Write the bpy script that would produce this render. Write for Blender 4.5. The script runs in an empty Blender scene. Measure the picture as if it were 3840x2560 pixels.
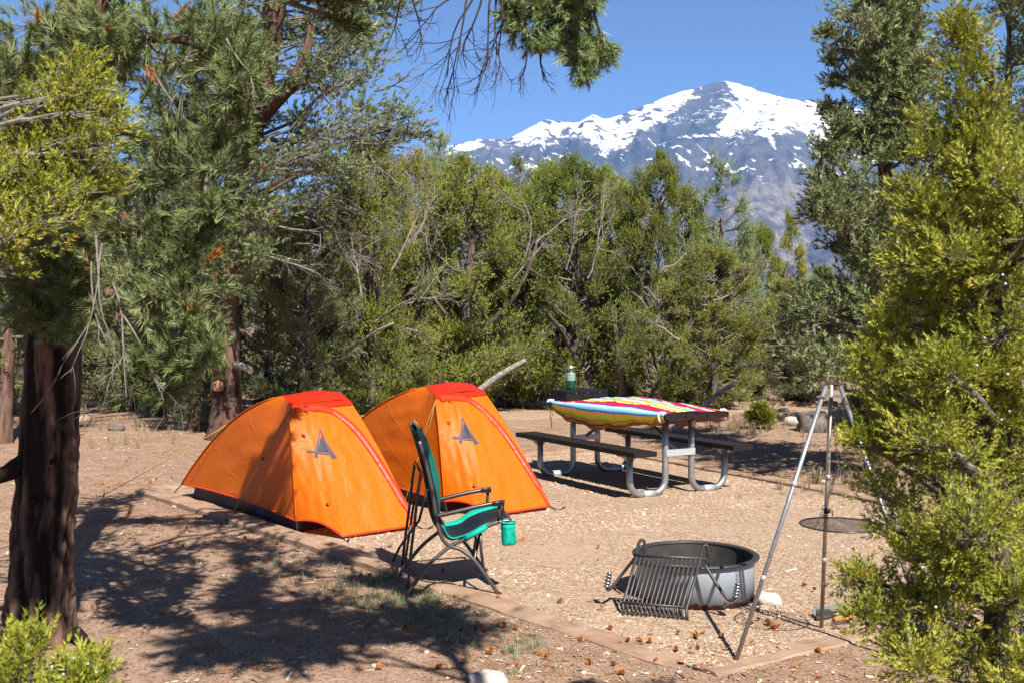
import bpy, math, random
import numpy as np
from mathutils import Vector

# ------------------------------------------------------------------ camera, sky, sun, exposure
sc = bpy.context.scene
COL = sc.collection
R = math.radians
FPX, CAMH, PITCH = 3868.0, 1.55, math.atan(50 / 3868.0)

cam_d = bpy.data.cameras.new('camera')
cam = bpy.data.objects.new('camera', cam_d)
COL.objects.link(cam)
cam.location = (0, 0, CAMH)
cam.rotation_euler = (math.pi / 2 - PITCH, 0, 0)
cam_d.sensor_width = 36
cam_d.lens = FPX / 3840 * 36
cam_d.clip_start, cam_d.clip_end = 0.05, 40000
cam_d.dof.use_dof = True
cam_d.dof.focus_distance = 8.5
cam_d.dof.aperture_fstop = 9.0
sc.camera = cam

SUN_AZ = math.atan2(0.38, -0.925)      # from +Y towards +X
SUN_EL = R(48)
world = bpy.data.worlds.new('World')
sc.world = world
world.use_nodes = True
wn = world.node_tree.nodes
bg = wn['Background']
sky = wn.new('ShaderNodeTexSky')
sky.sky_type = 'NISHITA'
sky.sun_disc = False
sky.sun_elevation = SUN_EL
sky.sun_rotation = SUN_AZ
sky.altitude = 3500
sky.air_density = 0.75
sky.dust_density = 0.0
sky.ozone_density = 1.5
world.node_tree.links.new(sky.outputs[0], bg.inputs[0])
bg.inputs[1].default_value = 0.062

sun_d = bpy.data.lights.new('sun', 'SUN')
sun_d.energy = 5.0
sun_d.angle = R(0.5)
sun_d.color = (1.0, 0.955, 0.88)
sun = bpy.data.objects.new('sun', sun_d)
COL.objects.link(sun)
sdir = Vector((math.sin(SUN_AZ) * math.cos(SUN_EL), math.cos(SUN_AZ) * math.cos(SUN_EL), math.sin(SUN_EL)))
sun.rotation_euler = sdir.to_track_quat('Z', 'Y').to_euler()
sun.location = (4, -8, 12)

sc.view_settings.view_transform = 'Standard'
sc.view_settings.look = 'None'
sc.view_settings.gamma = 1
sc.view_settings.use_curve_mapping = False
sc.view_settings.exposure = 1.5
sc.render.engine = 'CYCLES'
sc.cycles.max_bounces = 6
sc.cycles.diffuse_bounces = 2
sc.cycles.glossy_bounces = 2
sc.cycles.transmission_bounces = 4
sc.cycles.volume_bounces = 0
sc.cycles.transparent_max_bounces = 8
sc.cycles.caustics_reflective = False
sc.cycles.caustics_refractive = False
sc.cycles.use_denoising = True
sc.cycles.sample_clamp_indirect = 8

# ------------------------------------------------------------------ helpers
cP, sP = math.cos(PITCH), math.sin(PITCH)


def ray(px, py):
    u, v = (px - 1920) / FPX, -(py - 1280) / FPX
    return np.array([u, cP + v * sP, -sP + v * cP])


def G(px, py, z=0.0):
    """Point of the level z seen at a pixel of the 3840 wide photograph."""
    d = ray(px, py)
    t = (z - CAMH) / d[2]
    return np.array([d[0] * t, d[1] * t, z])


def U(xd, yd, depth):
    """Point at a distance (metres along the view) for a position in the 2352 wide display."""
    d = ray(xd * 1.6327, yd * 1.6327)
    t = depth / d[1]
    return np.array([d[0] * t, d[1] * t, CAMH + d[2] * t])


def GD(xd, yd, z=0.0):
    return G(xd * 1.6327, yd * 1.6327, z)


def V(*a):
    return np.array(a, float)


def nrm(a):
    a = np.asarray(a, float)
    return a / (np.linalg.norm(a, axis=-1, keepdims=True) + 1e-12)


def hash2(ix, iy, seed):
    h = (ix.astype(np.int64) * 374761393 + iy.astype(np.int64) * 668265263 + seed * 974711) & 0x7fffffff
    h = ((h ^ (h >> 13)) * 1274126177) & 0x7fffffff
    return ((h ^ (h >> 16)) & 0xffff) / 65535.0


def vnoise(x, y, seed=0):
    x = np.asarray(x, float); y = np.asarray(y, float)
    ix, iy = np.floor(x), np.floor(y)
    fx, fy = x - ix, y - iy
    fx = fx * fx * (3 - 2 * fx); fy = fy * fy * (3 - 2 * fy)
    a = hash2(ix, iy, seed); b = hash2(ix + 1, iy, seed)
    c = hash2(ix, iy + 1, seed); d = hash2(ix + 1, iy + 1, seed)
    return (a * (1 - fx) + b * fx) * (1 - fy) + (c * (1 - fx) + d * fx) * fy


def fbm(x, y, seed=0, octv=4, gain=0.5):
    s, a, t = 0, 1.0, 0
    x = np.asarray(x, float); y = np.asarray(y, float)
    for i in range(octv):
        s = s + a * vnoise(x * 2 ** i, y * 2 ** i, seed + i * 17)
        t += a
        a *= gain
    return s / t


def ridged(x, y, seed=0, octv=5):
    s, a, t = 0, 1.0, 0
    for i in range(octv):
        s = s + a * (1 - np.abs(2 * vnoise(x * 2 ** i, y * 2 ** i, seed + i * 31) - 1))
        t += a
        a *= 0.5
    return s / t


def raw_mesh(name, verts, loops, starts, totals, mats, mat_idx=None, smooth=False, attrs=None):
    me = bpy.data.meshes.new(name)
    verts = np.ascontiguousarray(verts, np.float32)
    me.vertices.add(len(verts))
    me.vertices.foreach_set('co', verts.ravel())
    me.loops.add(len(loops))
    me.loops.foreach_set('vertex_index', np.ascontiguousarray(loops, np.int32))
    me.polygons.add(len(starts))
    me.polygons.foreach_set('loop_start', np.ascontiguousarray(starts, np.int32))
    for m in mats:
        me.materials.append(m)
    if mat_idx is not None:
        me.polygons.foreach_set('material_index', np.ascontiguousarray(mat_idx, np.int32))
    me.polygons.foreach_set('use_smooth', np.full(len(starts), bool(smooth)))
    for k, v in (attrs or {}).items():
        a = me.attributes.new(k, 'FLOAT', 'POINT')
        a.data.foreach_set('value', np.ascontiguousarray(v, np.float32))
    me.update(calc_edges=True)
    return me


class NP:
    """Collects triangle and quad arrays (numpy) for one mesh."""

    def __init__(self):
        self.v, self.f3, self.f4, self.m3, self.m4, self.t, self.n = [], [], [], [], [], [], 0

    def add(self, v, f, mat=0, tint=None):
        v = np.asarray(v, float).reshape(-1, 3)
        f = np.asarray(f, int)
        if f.shape[1] == 3:
            self.f3.append(f + self.n); self.m3.append(np.full(len(f), mat))
        else:
            self.f4.append(f + self.n); self.m4.append(np.full(len(f), mat))
        self.v.append(v)
        self.t.append(np.full(len(v), 0.5) if tint is None else np.broadcast_to(np.asarray(tint, float), (len(v),)))
        self.n += len(v)

    def mesh(self, name, mats, origin=(0, 0, 0), smooth=False, extra=None):
        v = np.concatenate(self.v) - np.asarray(origin, float)
        f3 = np.concatenate(self.f3) if self.f3 else np.zeros((0, 3), int)
        f4 = np.concatenate(self.f4) if self.f4 else np.zeros((0, 4), int)
        loops = np.concatenate([f3.ravel(), f4.ravel()])
        starts = np.concatenate([np.arange(len(f3)) * 3, len(f3) * 3 + np.arange(len(f4)) * 4])
        mi = np.concatenate([np.concatenate(self.m3) if self.m3 else np.zeros(0), np.concatenate(self.m4) if self.m4 else np.zeros(0)])
        at = {'tint': np.concatenate(self.t)}
        at.update(extra or {})
        return raw_mesh(name, v, loops, starts, None, mats, mi, smooth, at)


def tubes_np(P, Rr, sides=4):
    """P (K,n,3) polylines, Rr (K,n) radii -> verts, quads."""
    P = np.asarray(P, float); Rr = np.asarray(Rr, float)
    K, n, _ = P.shape
    T = np.gradient(P, axis=1)
    T = nrm(T)
    ref = np.where(np.abs(T[:, :1, 2:3]) < 0.85, V(0, 0, 1), V(1, 0, 0))
    ref = np.broadcast_to(ref, T.shape)
    A = nrm(np.cross(ref, T)); B = np.cross(T, A)
    ang = np.arange(sides) * 2 * math.pi / sides
    off = A[:, :, None, :] * np.cos(ang)[None, None, :, None] + B[:, :, None, :] * np.sin(ang)[None, None, :, None]
    v = P[:, :, None, :] + off * Rr[:, :, None, None]
    idx = np.arange(K * n * sides).reshape(K, n, sides)
    a = idx[:, :-1, :]; b = np.roll(a, -1, axis=2); d = idx[:, 1:, :]; c = np.roll(d, -1, axis=2)
    f = np.stack([a, b, c, d], -1).reshape(-1, 4)
    return v.reshape(-1, 3), f


class MB:
    """Hand-built shapes, one mesh object each."""

    def __init__(self):
        self.v, self.f, self.m, self.sm = [], [], [], []

    def poly(self, pts, faces, mat=0, smooth=False):
        n = len(self.v)
        self.v += [tuple(float(c) for c in p) for p in pts]
        for f in faces:
            self.f.append(tuple(i + n for i in f)); self.m.append(mat); self.sm.append(smooth)
        return self

    def obox(self, c, ax, ay, az, mat=0, bev=0.0):
        """Box about c with half vectors ax, ay, az and a small bevel."""
        c, ax, ay, az = map(lambda q: np.asarray(q, float), (c, ax, ay, az))
        if bev <= 0:
            p = [c + sx * ax + sy * ay + sz * az for sx in (-1, 1) for sy in (-1, 1) for sz in (-1, 1)]
            return self.poly(p, [(0, 1, 3, 2), (4, 6, 7, 5), (0, 4, 5, 1), (2, 3, 7, 6), (0, 2, 6, 4), (1, 5, 7, 3)], mat)
        la, lb, lc = (np.linalg.norm(q) for q in (ax, ay, az))
        ka, kb, kc = 1 - bev / la, 1 - bev / lb, 1 - bev / lc
        ring = lambda s, kx, ky: [c + s * az + x * ax * kx + y * ay * ky for x, y in
                                  ((-1, -kb / ky if False else -1), (1, -1), (1, 1), (-1, 1))]
        layers = []
        for s, kx, ky in ((-1, ka, kb), (-kc, 1, 1), (kc, 1, 1), (1, ka, kb)):
            o = []
            for x, y in ((-1, -1), (1, -1), (1, 1), (-1, 1)):
                if kx == 1:
                    # chamfered corner
                    p1 = c + s * az + x * ax * (ka if x * y > 0 else 1) + y * ay * (1 if x * y > 0 else kb)
                    p2 = c + s * az + x * ax * (1 if x * y > 0 else ka) + y * ay * (kb if x * y > 0 else 1)
                else:
                    p1 = c + s * az + x * ax * (ka if x * y > 0 else ka) + y * ay * kb
                    p2 = p1
                o += [p1, p2]
            layers.append(o)
        pts = sum(layers, [])
        fs = [tuple(range(7, -1, -1)), tuple(range(24, 32))]
        for L in range(3):
            for i in range(8):
                j = (i + 1) % 8
                fs.append((L * 8 + i, L * 8 + j, L * 8 + 8 + j, L * 8 + 8 + i))
        return self.poly(pts, fs, mat)

    def tube(self, pts, r, sides=10, mat=0, cap=True, closed=False):
        P = np.asarray(pts, float)
        rr = np.broadcast_to(np.asarray(r, float), (len(P),))
        n = len(P)
        T = np.zeros_like(P)
        for i in range(n):
            a = P[(i - 1) % n] if (closed or i > 0) else P[i]
            b = P[(i + 1) % n] if (closed or i < n - 1) else P[i]
            T[i] = nrm(b - a)
        ref = V(0, 0, 1) if abs(T[0][2]) < 0.9 else V(1, 0, 0)
        A = nrm(np.cross(ref, T[0]))
        out = []
        for i in range(n):
            A = nrm(A - T[i] * A.dot(T[i]))
            B = np.cross(T[i], A)
            for k in range(sides):
                w = 2 * math.pi * k / sides
                out.append(P[i] + rr[i] * (A * math.cos(w) + B * math.sin(w)))
        fs = []
        for i in range(n if closed else n - 1):
            j = (i + 1) % n
            for k in range(sides):
                l = (k + 1) % sides
                fs.append((i * sides + k, i * sides + l, j * sides + l, j * sides + k))
        self.poly(out, fs, mat, True)
        if cap and not closed:
            m = len(self.v) - len(out)
            self.f.append(tuple(m + k for k in range(sides - 1, -1, -1))); self.m.append(mat); self.sm.append(False)
            self.f.append(tuple(m + (n - 1) * sides + k for k in range(sides))); self.m.append(mat); self.sm.append(False)
        return self

    def lathe(self, c, prof, sides=48, mat=0, smooth=True):
        """Profile (r, z) turned about the vertical through c."""
        out, fs = [], []
        for r_, z_ in prof:
            for k in range(sides):
                w = 2 * math.pi * k / sides
                out.append((c[0] + r_ * math.cos(w), c[1] + r_ * math.sin(w), c[2] + z_))
        for i in range(len(prof) - 1):
            for k in range(sides):
                l = (k + 1) % sides
                fs.append((i * sides + k, i * sides + l, (i + 1) * sides + l, (i + 1) * sides + k))
        return self.poly(out, fs, mat, smooth)

    def grid(self, pts, mat=0, smooth=True):
        """pts[i][j] 3D points -> quads."""
        n, m = len(pts), len(pts[0])
        flat = [p for row in pts for p in row]
        fs = [(i * m + j, i * m + j + 1, (i + 1) * m + j + 1, (i + 1) * m + j) for i in range(n - 1) for j in range(m - 1)]
        return self.poly(flat, fs, mat, smooth)

    def build(self, name, mats, root=None):
        if not isinstance(mats, (list, tuple)):
            mats = [mats]
        o = np.array(wloc(root)) if root is not None else np.zeros(3)
        me = bpy.data.meshes.new(name)
        me.from_pydata([tuple(np.array(p) - o) for p in self.v], [], self.f)
        for m in mats:
            me.materials.append(m)
        me.polygons.foreach_set('material_index', self.m)
        me.polygons.foreach_set('use_smooth', self.sm)
        me.update()
        return link(name, me, root)


def wloc(o):
    p = np.zeros(3)
    while o is not None:
        p = p + np.array(o.location)
        o = o.parent
    return p


def link(name, me, root=None):
    o = bpy.data.objects.new(name, me)
    COL.objects.link(o)
    if root is not None:
        o.parent = root
    return o


def tag(o, label=None, cat=None, group=None, kind=None):
    if label: o['label'] = label
    if cat: o['category'] = cat
    if group: o['group'] = group
    if kind: o['kind'] = kind
    return o


def thing(name, label, cat, loc=(0, 0, 0), group=None):
    o = bpy.data.objects.new(name, None)
    o.empty_display_size = 0.2
    COL.objects.link(o)
    o.location = tuple(float(c) for c in loc)
    return tag(o, label, cat, group)


def recentre(o, p):
    """Puts a top-level mesh's origin at p (world) without moving the shape."""
    n = len(o.data.vertices)
    a = np.zeros(n * 3, np.float32)
    o.data.vertices.foreach_get('co', a)
    a = a.reshape(-1, 3) - np.asarray(p, np.float32)
    o.data.vertices.foreach_set('co', a.ravel())
    o.location = tuple(float(c) for c in p)
    o.data.update()
    return o


def copy_thing(src, loc, rz=None, scale=None, label=None):
    c = src.copy(); COL.objects.link(c)
    c.location = tuple(float(q) for q in loc)
    if rz is not None: c.rotation_euler = (c.rotation_euler[0], c.rotation_euler[1], rz)
    if scale is not None: c.scale = scale if hasattr(scale, '__len__') else (scale,) * 3
    if label: c['label'] = label
    for ch in list(src.children):
        d = ch.copy(); COL.objects.link(d); d.parent = c
        for g in list(ch.children):
            e = g.copy(); COL.objects.link(e); e.parent = d
    return c


def bez(p0, p1, p2, n):
    t = np.linspace(0, 1, n)[:, None]
    return (1 - t) ** 2 * p0 + 2 * t * (1 - t) * p1 + t * t * p2


def smooth_path(pts, n=6):
    """Catmull-Rom through the points."""
    P = [np.asarray(p, float) for p in pts]
    P = [2 * P[0] - P[1]] + P + [2 * P[-1] - P[-2]]
    out = []
    for i in range(1, len(P) - 2):
        for k in range(n):
            t = k / n
            a, b, c, d = P[i - 1], P[i], P[i + 1], P[i + 2]
            out.append(0.5 * (2 * b + (c - a) * t + (2 * a - 5 * b + 4 * c - d) * t * t + (3 * b - a - 3 * c + d) * t ** 3))
    out.append(P[-2])
    return np.array(out)


# ------------------------------------------------------------------ materials
class NT:
    def __init__(self, name):
        self.m = bpy.data.materials.new(name)
        self.m.use_nodes = True
        self.t = self.m.node_tree
        self.n = self.t.nodes
        self.p = self.n['Principled BSDF']
        self.out = self.n['Material Output']

    def node(self, typ, **kw):
        nd = self.n.new(typ)
        for k, v in kw.items():
            if k.startswith('i_'):
                nd.inputs[k[2:].replace('_', ' ')].default_value = v
            else:
                setattr(nd, k, v)
        return nd

    def link(self, a, b):
        self.t.links.new(a, b)

    def coord(self, kind='Object', scale=(1, 1, 1)):
        tc = self.node('ShaderNodeTexCoord')
        mp = self.node('ShaderNodeMapping')
        mp.inputs['Scale'].default_value = scale
        self.link(tc.outputs[kind], mp.inputs['Vector'])
        return mp.outputs[0]

    def noise(self, vec, scale, detail=4, rough=0.55):
        nd = self.node('ShaderNodeTexNoise')
        nd.inputs['Scale'].default_value = scale
        nd.inputs['Detail'].default_value = detail
        nd.inputs['Roughness'].default_value = rough
        if vec is not None: self.link(vec, nd.inputs['Vector'])
        return nd.outputs[0]

    def attr(self, name):
        return self.node('ShaderNodeAttribute', attribute_name=name).outputs['Fac']

    def ramp(self, fac, stops, interp='LINEAR'):
        r = self.node('ShaderNodeValToRGB')
        r.color_ramp.interpolation = interp
        e = r.color_ramp.elements
        while len(e) < len(stops): e.new(0.5)
        for i, (p, c) in enumerate(stops):
            e[i].position = p
            e[i].color = (*c, 1) if len(c) == 3 else c
        self.link(fac, r.inputs[0])
        return r.outputs[0]

    def mix(self, fac, a, b, mode='MIX'):
        mx = self.node('ShaderNodeMix', data_type='RGBA', blend_type=mode)
        for s, v in ((0, fac), (6, a), (7, b)):
            if hasattr(v, 'links') or hasattr(v, 'is_linked'):
                self.link(v, mx.inputs[s])
            else:
                mx.inputs[s].default_value = (*v, 1) if hasattr(v, '__len__') and len(v) == 3 else v
        return mx.outputs[2]

    def math(self, op, a, b=None):
        m = self.node('ShaderNodeMath', operation=op)
        for i, v in enumerate((a, b)):
            if v is None: continue
            if hasattr(v, 'is_linked'): self.link(v, m.inputs[i])
            else: m.inputs[i].default_value = v
        return m.outputs[0]

    def bump(self, h, strength=0.5, dist=0.02):
        b = self.node('ShaderNodeBump')
        b.inputs['Strength'].default_value = strength
        b.inputs['Distance'].default_value = dist
        self.link(h, b.inputs['Height'])
        self.link(b.outputs[0], self.p.inputs['Normal'])
        return b.outputs[0]

    def base(self, c, k=0.70):
        """Base colour; k brings the swatch to its real reflectance."""
        if hasattr(c, 'is_linked'): self.link(self.mix(1.0, c, (k, k, k), 'MULTIPLY') if k != 1 else c, self.p.inputs['Base Color'])
        else: self.p.inputs['Base Color'].default_value = (*[x * k for x in c], 1)

    def set(self, rough=0.6, metal=0.0, spec=0.5):
        self.p.inputs['Roughness'].default_value = rough
        self.p.inputs['Metallic'].default_value = metal
        self.p.inputs['Specular IOR Level'].default_value = spec
        return self

    def translucent(self, col, fac, normal=None):
        tr = self.node('ShaderNodeBsdfTranslucent')
        k = 0.70
        if hasattr(col, 'is_linked'): self.link(self.mix(1.0, col, (k, k, k), 'MULTIPLY'), tr.inputs[0])
        else: tr.inputs[0].default_value = (*[x * k for x in col], 1)
        mx = self.node('ShaderNodeMixShader')
        mx.inputs[0].default_value = fac
        self.link(self.p.outputs[0], mx.inputs[1]); self.link(tr.outputs[0], mx.inputs[2])
        self.link(mx.outputs[0], self.out.inputs[0])


def plain(name, col, rough=0.6, metal=0.0, spec=0.5, vary=0.12, scale=14, bump=0.0):
    t = NT(name)
    c = t.coord()
    n = t.noise(c, scale, 5, 0.6)
    lo = tuple(x * (1 - vary) for x in col); hi = tuple(min(1, x * (1 + vary)) for x in col)
    t.base(t.ramp(n, [(0.3, lo), (0.7, hi)]))
    t.set(rough, metal, spec)
    if bump: t.bump(n, bump, 0.01)
    return t.m


def foliage(name, stops, trans=0.3, rough=0.55, spec=0.25, vary=1.0):
    t = NT(name)
    oi = t.node('ShaderNodeObjectInfo')           # every plant has its own shade of green
    own = t.math('MULTIPLY', t.math('SUBTRACT', oi.outputs['Random'], .5), .38 * vary)
    col = t.ramp(t.math('ADD', t.attr('tint'), own), stops)
    hs = t.node('ShaderNodeHueSaturation')
    rnd2 = t.math('FRACT', t.math('MULTIPLY', oi.outputs['Random'], 7.31))
    t.link(t.math('ADD', .5 - .018 * vary, t.math('MULTIPLY', rnd2, .036 * vary)), hs.inputs['Hue'])
    t.link(t.math('ADD', 1.02 - .16 * vary, t.math('MULTIPLY', rnd2, .3 * vary)), hs.inputs['Value'])
    t.link(col, hs.inputs['Color'])
    col = hs.outputs[0]
    t.base(col)
    t.set(rough, 0, spec)
    t.translucent(col, trans)
    return t.m


M = {}
M['pinyon'] = foliage('pinyon_needles', [(0.0, (.12, .15, .045)), (0.5, (.225, .275, .10)), (0.8, (.34, .375, .165)), (0.96, (.38, .30, .09)), (1.0, (.42, .14, .03))], .10, .55, .2)
M['pinyon_close'] = foliage('close_pinyon_needles', [(0.0, (.11, .135, .035)), (0.5, (.20, .25, .085)), (0.8, (.31, .345, .145)), (0.96, (.46, .36, .10)), (1.0, (.5, .16, .03))], .12, .5, .25, vary=.1)
M['pinyon_blue'] = foliage('blue_pinyon_needles', [(0.0, (.11, .145, .05)), (0.5, (.235, .28, .105)), (0.85, (.36, .39, .17)), (1.0, (.33, .28, .09))], .10, .55, .2)
M['juniper'] = foliage('juniper_scales', [(0.0, (.115, .16, .018)), (0.5, (.245, .285, .040)), (0.85, (.37, .37, .055)), (0.97, (.42, .28, .06)), (1.0, (.42, .15, .04))], .16)
M['juniper_gold'] = foliage('yellow_juniper_scales', [(0.0, (.15, .185, .022)), (0.5, (.37, .385, .048)), (0.85, (.55, .51, .075)), (1.0, (.55, .36, .05))], .2, vary=.12)
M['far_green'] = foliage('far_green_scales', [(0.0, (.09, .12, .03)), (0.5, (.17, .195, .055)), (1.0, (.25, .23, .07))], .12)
M['sage'] = foliage('sage_leaves', [(0.0, (.13, .16, .09)), (1.0, (.25, .28, .18))], .2)
M['grass'] = foliage('grass_blades', [(0.0, (.13, .17, .08)), (0.5, (.24, .27, .15)), (1.0, (.42, .36, .2))], .3)
M['drygrass'] = foliage('dry_grass_blades', [(0.0, (.34, .27, .14)), (1.0, (.55, .46, .28))], .3)


def bark(name, dark, light, red):
    t = NT(name)
    c = t.coord('Object', (1, 1, .25))
    n1 = t.noise(c, 22, 6, .65)
    n2 = t.noise(t.coord('Object', (1, 1, .5)), 5, 3, .5)
    col = t.mix(t.attr('tint'), dark, t.mix(n2, light, red))
    col = t.mix(t.ramp(n1, [(.35, (0, 0, 0)), (.7, (1, 1, 1))]), t.mix(0.55, col, dark), col)
    t.base(col); t.set(.9, 0, .15)
    t.bump(n1, .7, .02)
    return t.m


M['bark_pinyon'] = bark('pinyon_bark', (.018, .010, .007), (.23, .19, .165), (.27, .105, .05))
M['bark_juniper'] = bark('juniper_bark', (.045, .035, .028), (.24, .205, .175), (.16, .10, .07))
M['twig'] = plain('grey_twig', (.21, .18, .155), .9, 0, .1, .4, 30)
M['twig_dark'] = plain('dark_twig', (.075, .055, .045), .9, 0, .1, .3, 20)
M['deadwood'] = plain('silver_dead_wood', (.30, .265, .235), .9, 0, .1, .55, 22, .6)
M['sawn'] = plain('sawn_wood', (.34, .2, .11), .85, 0, .15, .2, 30)

# ------------------------------------------------------------------ ground
rng = np.random.default_rng(7)
PAD = [V(-3.45, 9.70), V(.87, 4.64), V(4.45, 6.95), V(1.15, 13.1)]


def in_poly(x, y, poly):
    ins = np.zeros(np.shape(x), bool)
    j = len(poly) - 1
    for i in range(len(poly)):
        xi, yi = poly[i][:2]; xj, yj = poly[j][:2]
        c = ((yi > y) != (yj > y)) & (x < (xj - xi) * (y - yi) / (yj - yi + 1e-12) + xi)
        ins ^= c
        j = i
    return ins


def poly_dist(x, y, poly):
    """Distance outside the polygon (0 inside)."""
    dm = np.full(np.shape(x), 1e9)
    for i in range(len(poly)):
        a, b = poly[i][:2], poly[(i + 1) % len(poly)][:2]
        ab = b - a
        t = np.clip(((x - a[0]) * ab[0] + (y - a[1]) * ab[1]) / ab.dot(ab), 0, 1)
        dm = np.minimum(dm, np.hypot(x - a[0] - t * ab[0], y - a[1] - t * ab[1]))
    return np.where(in_poly(x, y, poly), 0, dm)


def ground_z(x, y):
    n = (fbm(x * 1.3, y * 1.3, 3, 3) - .5) * .07 + (fbm(x * .22, y * .22, 9, 3) - .5) * .22
    far = np.clip((np.hypot(x, y - 8) - 9) / 30, 0, 1)
    n = n * (1 + far * 2)
    k = np.clip(poly_dist(x, y, PAD) / 1.2, 0, 1)
    near = np.clip(np.hypot(x - 4, y - 11) / .01, 0, 1)
    return n * k * near * .8


def graded(lo, hi, step, far_lo, far_hi):
    a = list(np.arange(lo, hi + 1e-6, step))
    s, x = step, hi
    while x < far_hi:
        s *= 1.16; x += s; a.append(min(x, far_hi))
    s, x = step, lo
    pre = []
    while x > far_lo:
        s *= 1.16; x -= s; pre.append(max(x, far_lo))
    return np.array(sorted(set(pre + a)))


def sheet(name, xs, ys, zf, mat, mask=None, extra=None):
    X, Y = np.meshgrid(xs, ys)
    Z = zf(X, Y)
    n, m = X.shape
    idx = np.arange(n * m).reshape(n, m)
    f = np.stack([idx[:-1, :-1], idx[:-1, 1:], idx[1:, 1:], idx[1:, :-1]], -1).reshape(-1, 4)
    if mask is not None:
        cx = (X[:-1, :-1] + X[1:, 1:]) / 2; cy = (Y[:-1, :-1] + Y[1:, 1:]) / 2
        f = f[mask(cx, cy).ravel()]
    v = np.stack([X, Y, Z], -1).reshape(-1, 3)
    me = raw_mesh(name, v, f.ravel(), np.arange(len(f)) * 4, None, [mat], None, True, extra)
    return link(name, me)


def soil_material():
    t = NT('dry_soil')
    c = t.coord('Object')
    big = t.noise(c, .55, 4, .6)
    mid = t.noise(c, 5, 6, .7)
    fine = t.noise(c, 60, 4, .75)
    col = t.ramp(mid, [(.25, (.20, .105, .065)), (.45, (.335, .208, .138)), (.62, (.42, .28, .195)), (.8, (.49, .35, .255))])
    col = t.mix(t.ramp(big, [(.42, (0, 0, 0)), (.62, (1, 1, 1))]), col, t.ramp(mid, [(.3, (.30, .195, .13)), (.7, (.45, .32, .23))]))
    col = t.mix(t.ramp(fine, [(.38, (1, 1, 1)), (.5, (0, 0, 0))]), col, (.12, .055, .028))
    vo = t.node('ShaderNodeTexVoronoi')
    vo.inputs['Scale'].default_value = 45
    t.link(c, vo.inputs['Vector'])
    sp = t.ramp(vo.outputs['Distance'], [(.12, (1, 1, 1)), (.2, (0, 0, 0))])
    col = t.mix(t.math('MULTIPLY', sp, .5), col, (.5, .39, .29))
    t.base(col); t.set(.95, 0, .1)
    t.bump(t.math('ADD', t.math('MULTIPLY', fine, .5), mid), .8, .03)
    return t.m


def gravel_material():
    t = NT('pale_gravel')
    c = t.coord('Object')
    vo = t.node('ShaderNodeTexVoronoi')
    vo.inputs['Scale'].default_value = 62
    t.link(c, vo.inputs['Vector'])
    sep = t.node('ShaderNodeSeparateColor'); t.link(vo.outputs['Color'], sep.inputs[0])
    col = t.ramp(sep.outputs[0], [(0, (.26, .15, .09)), (.3, (.37, .25, .165)), (.65, (.47, .34, .235)), (.9, (.60, .49, .37)), (1, (.44, .22, .09))])
    edge = t.ramp(vo.outputs['Distance'], [(.3, (0, 0, 0)), (.75, (1, 1, 1))])
    col = t.mix(t.math('MULTIPLY', edge, .6), col, (.2, .12, .075))
    dust = t.noise(c, 1.1, 4, .6)
    d2 = t.ramp(dust, [(.5, (0, 0, 0)), (.66, (1, 1, 1))])
    col = t.mix(t.math('MULTIPLY', d2, .8), col, t.ramp(t.noise(c, 30, 4, .7), [(.3, (.34, .23, .16)), (.7, (.46, .33, .24))]))
    t.base(col); t.set(.9, 0, .15)
    h = t.math('SUBTRACT', 1.0, vo.outputs['Distance'])
    t.bump(h, .7, .012)
    return t.m


M['soil'] = soil_material()
M['gravel'] = gravel_material()

xs = graded(-7, 7, .14, -9000, 9000)
ys = graded(1.5, 17, .14, -400, 9000)
ground = tag(sheet('ground', xs, ys, lambda x, y: ground_z(x, y) - .004 * (poly_dist(x, y, PAD) <= 0) * 3, M['soil'], None), kind='structure')

gu, gv = np.meshgrid(np.linspace(0, 1, 130), np.linspace(0, 1, 120))
gp = ((1 - gu) * (1 - gv))[..., None] * PAD[0] + (gu * (1 - gv))[..., None] * PAD[1] + (gu * gv)[..., None] * PAD[2] + ((1 - gu) * gv)[..., None] * PAD[3]
gz_ = .004 + .012 * fbm(gp[..., 0] * 3, gp[..., 1] * 3, 5, 3)
gz_[[0, -1], :] -= .05; gz_[:, [0, -1]] -= .05
gi = np.arange(gu.size).reshape(gu.shape)
gf = np.stack([gi[:-1, :-1], gi[:-1, 1:], gi[1:, 1:], gi[1:, :-1]], -1).reshape(-1, 4)
tag(link('gravel_pad', raw_mesh('gravel_pad', np.concatenate([gp, gz_[..., None]], -1).reshape(-1, 3), gf.ravel(), np.arange(len(gf)) * 4, None, [M['gravel']], None, True)), kind='structure')

# gravel footpath that runs off behind the camp site
PATH = [V(-1.2, 17.5), V(5.6, 18.2), V(9.5, 17.4), V(9.9, 18.9), V(5.4, 20.6), V(-1.5, 19.6)]
px = np.arange(-1.6, 10, .15); py = np.arange(17.2, 20.8, .15)
def inner(x, y, poly):
    dm = np.full(np.shape(x), 1e9)
    for i in range(len(poly)):
        a, b = poly[i][:2], poly[(i + 1) % len(poly)][:2]
        ab = b - a
        t = np.clip(((x - a[0]) * ab[0] + (y - a[1]) * ab[1]) / ab.dot(ab), 0, 1)
        dm = np.minimum(dm, np.hypot(x - a[0] - t * ab[0], y - a[1] - t * ab[1]))
    return dm


tag(sheet('path', px, py, lambda x, y: ground_z(x, y) - .05 + .08 * np.clip(inner(x, y, PATH) / .35, 0, 1) * in_poly(x, y, PATH), M['gravel'], lambda x, y: in_poly(x, y, PATH)), kind='structure')

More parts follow.
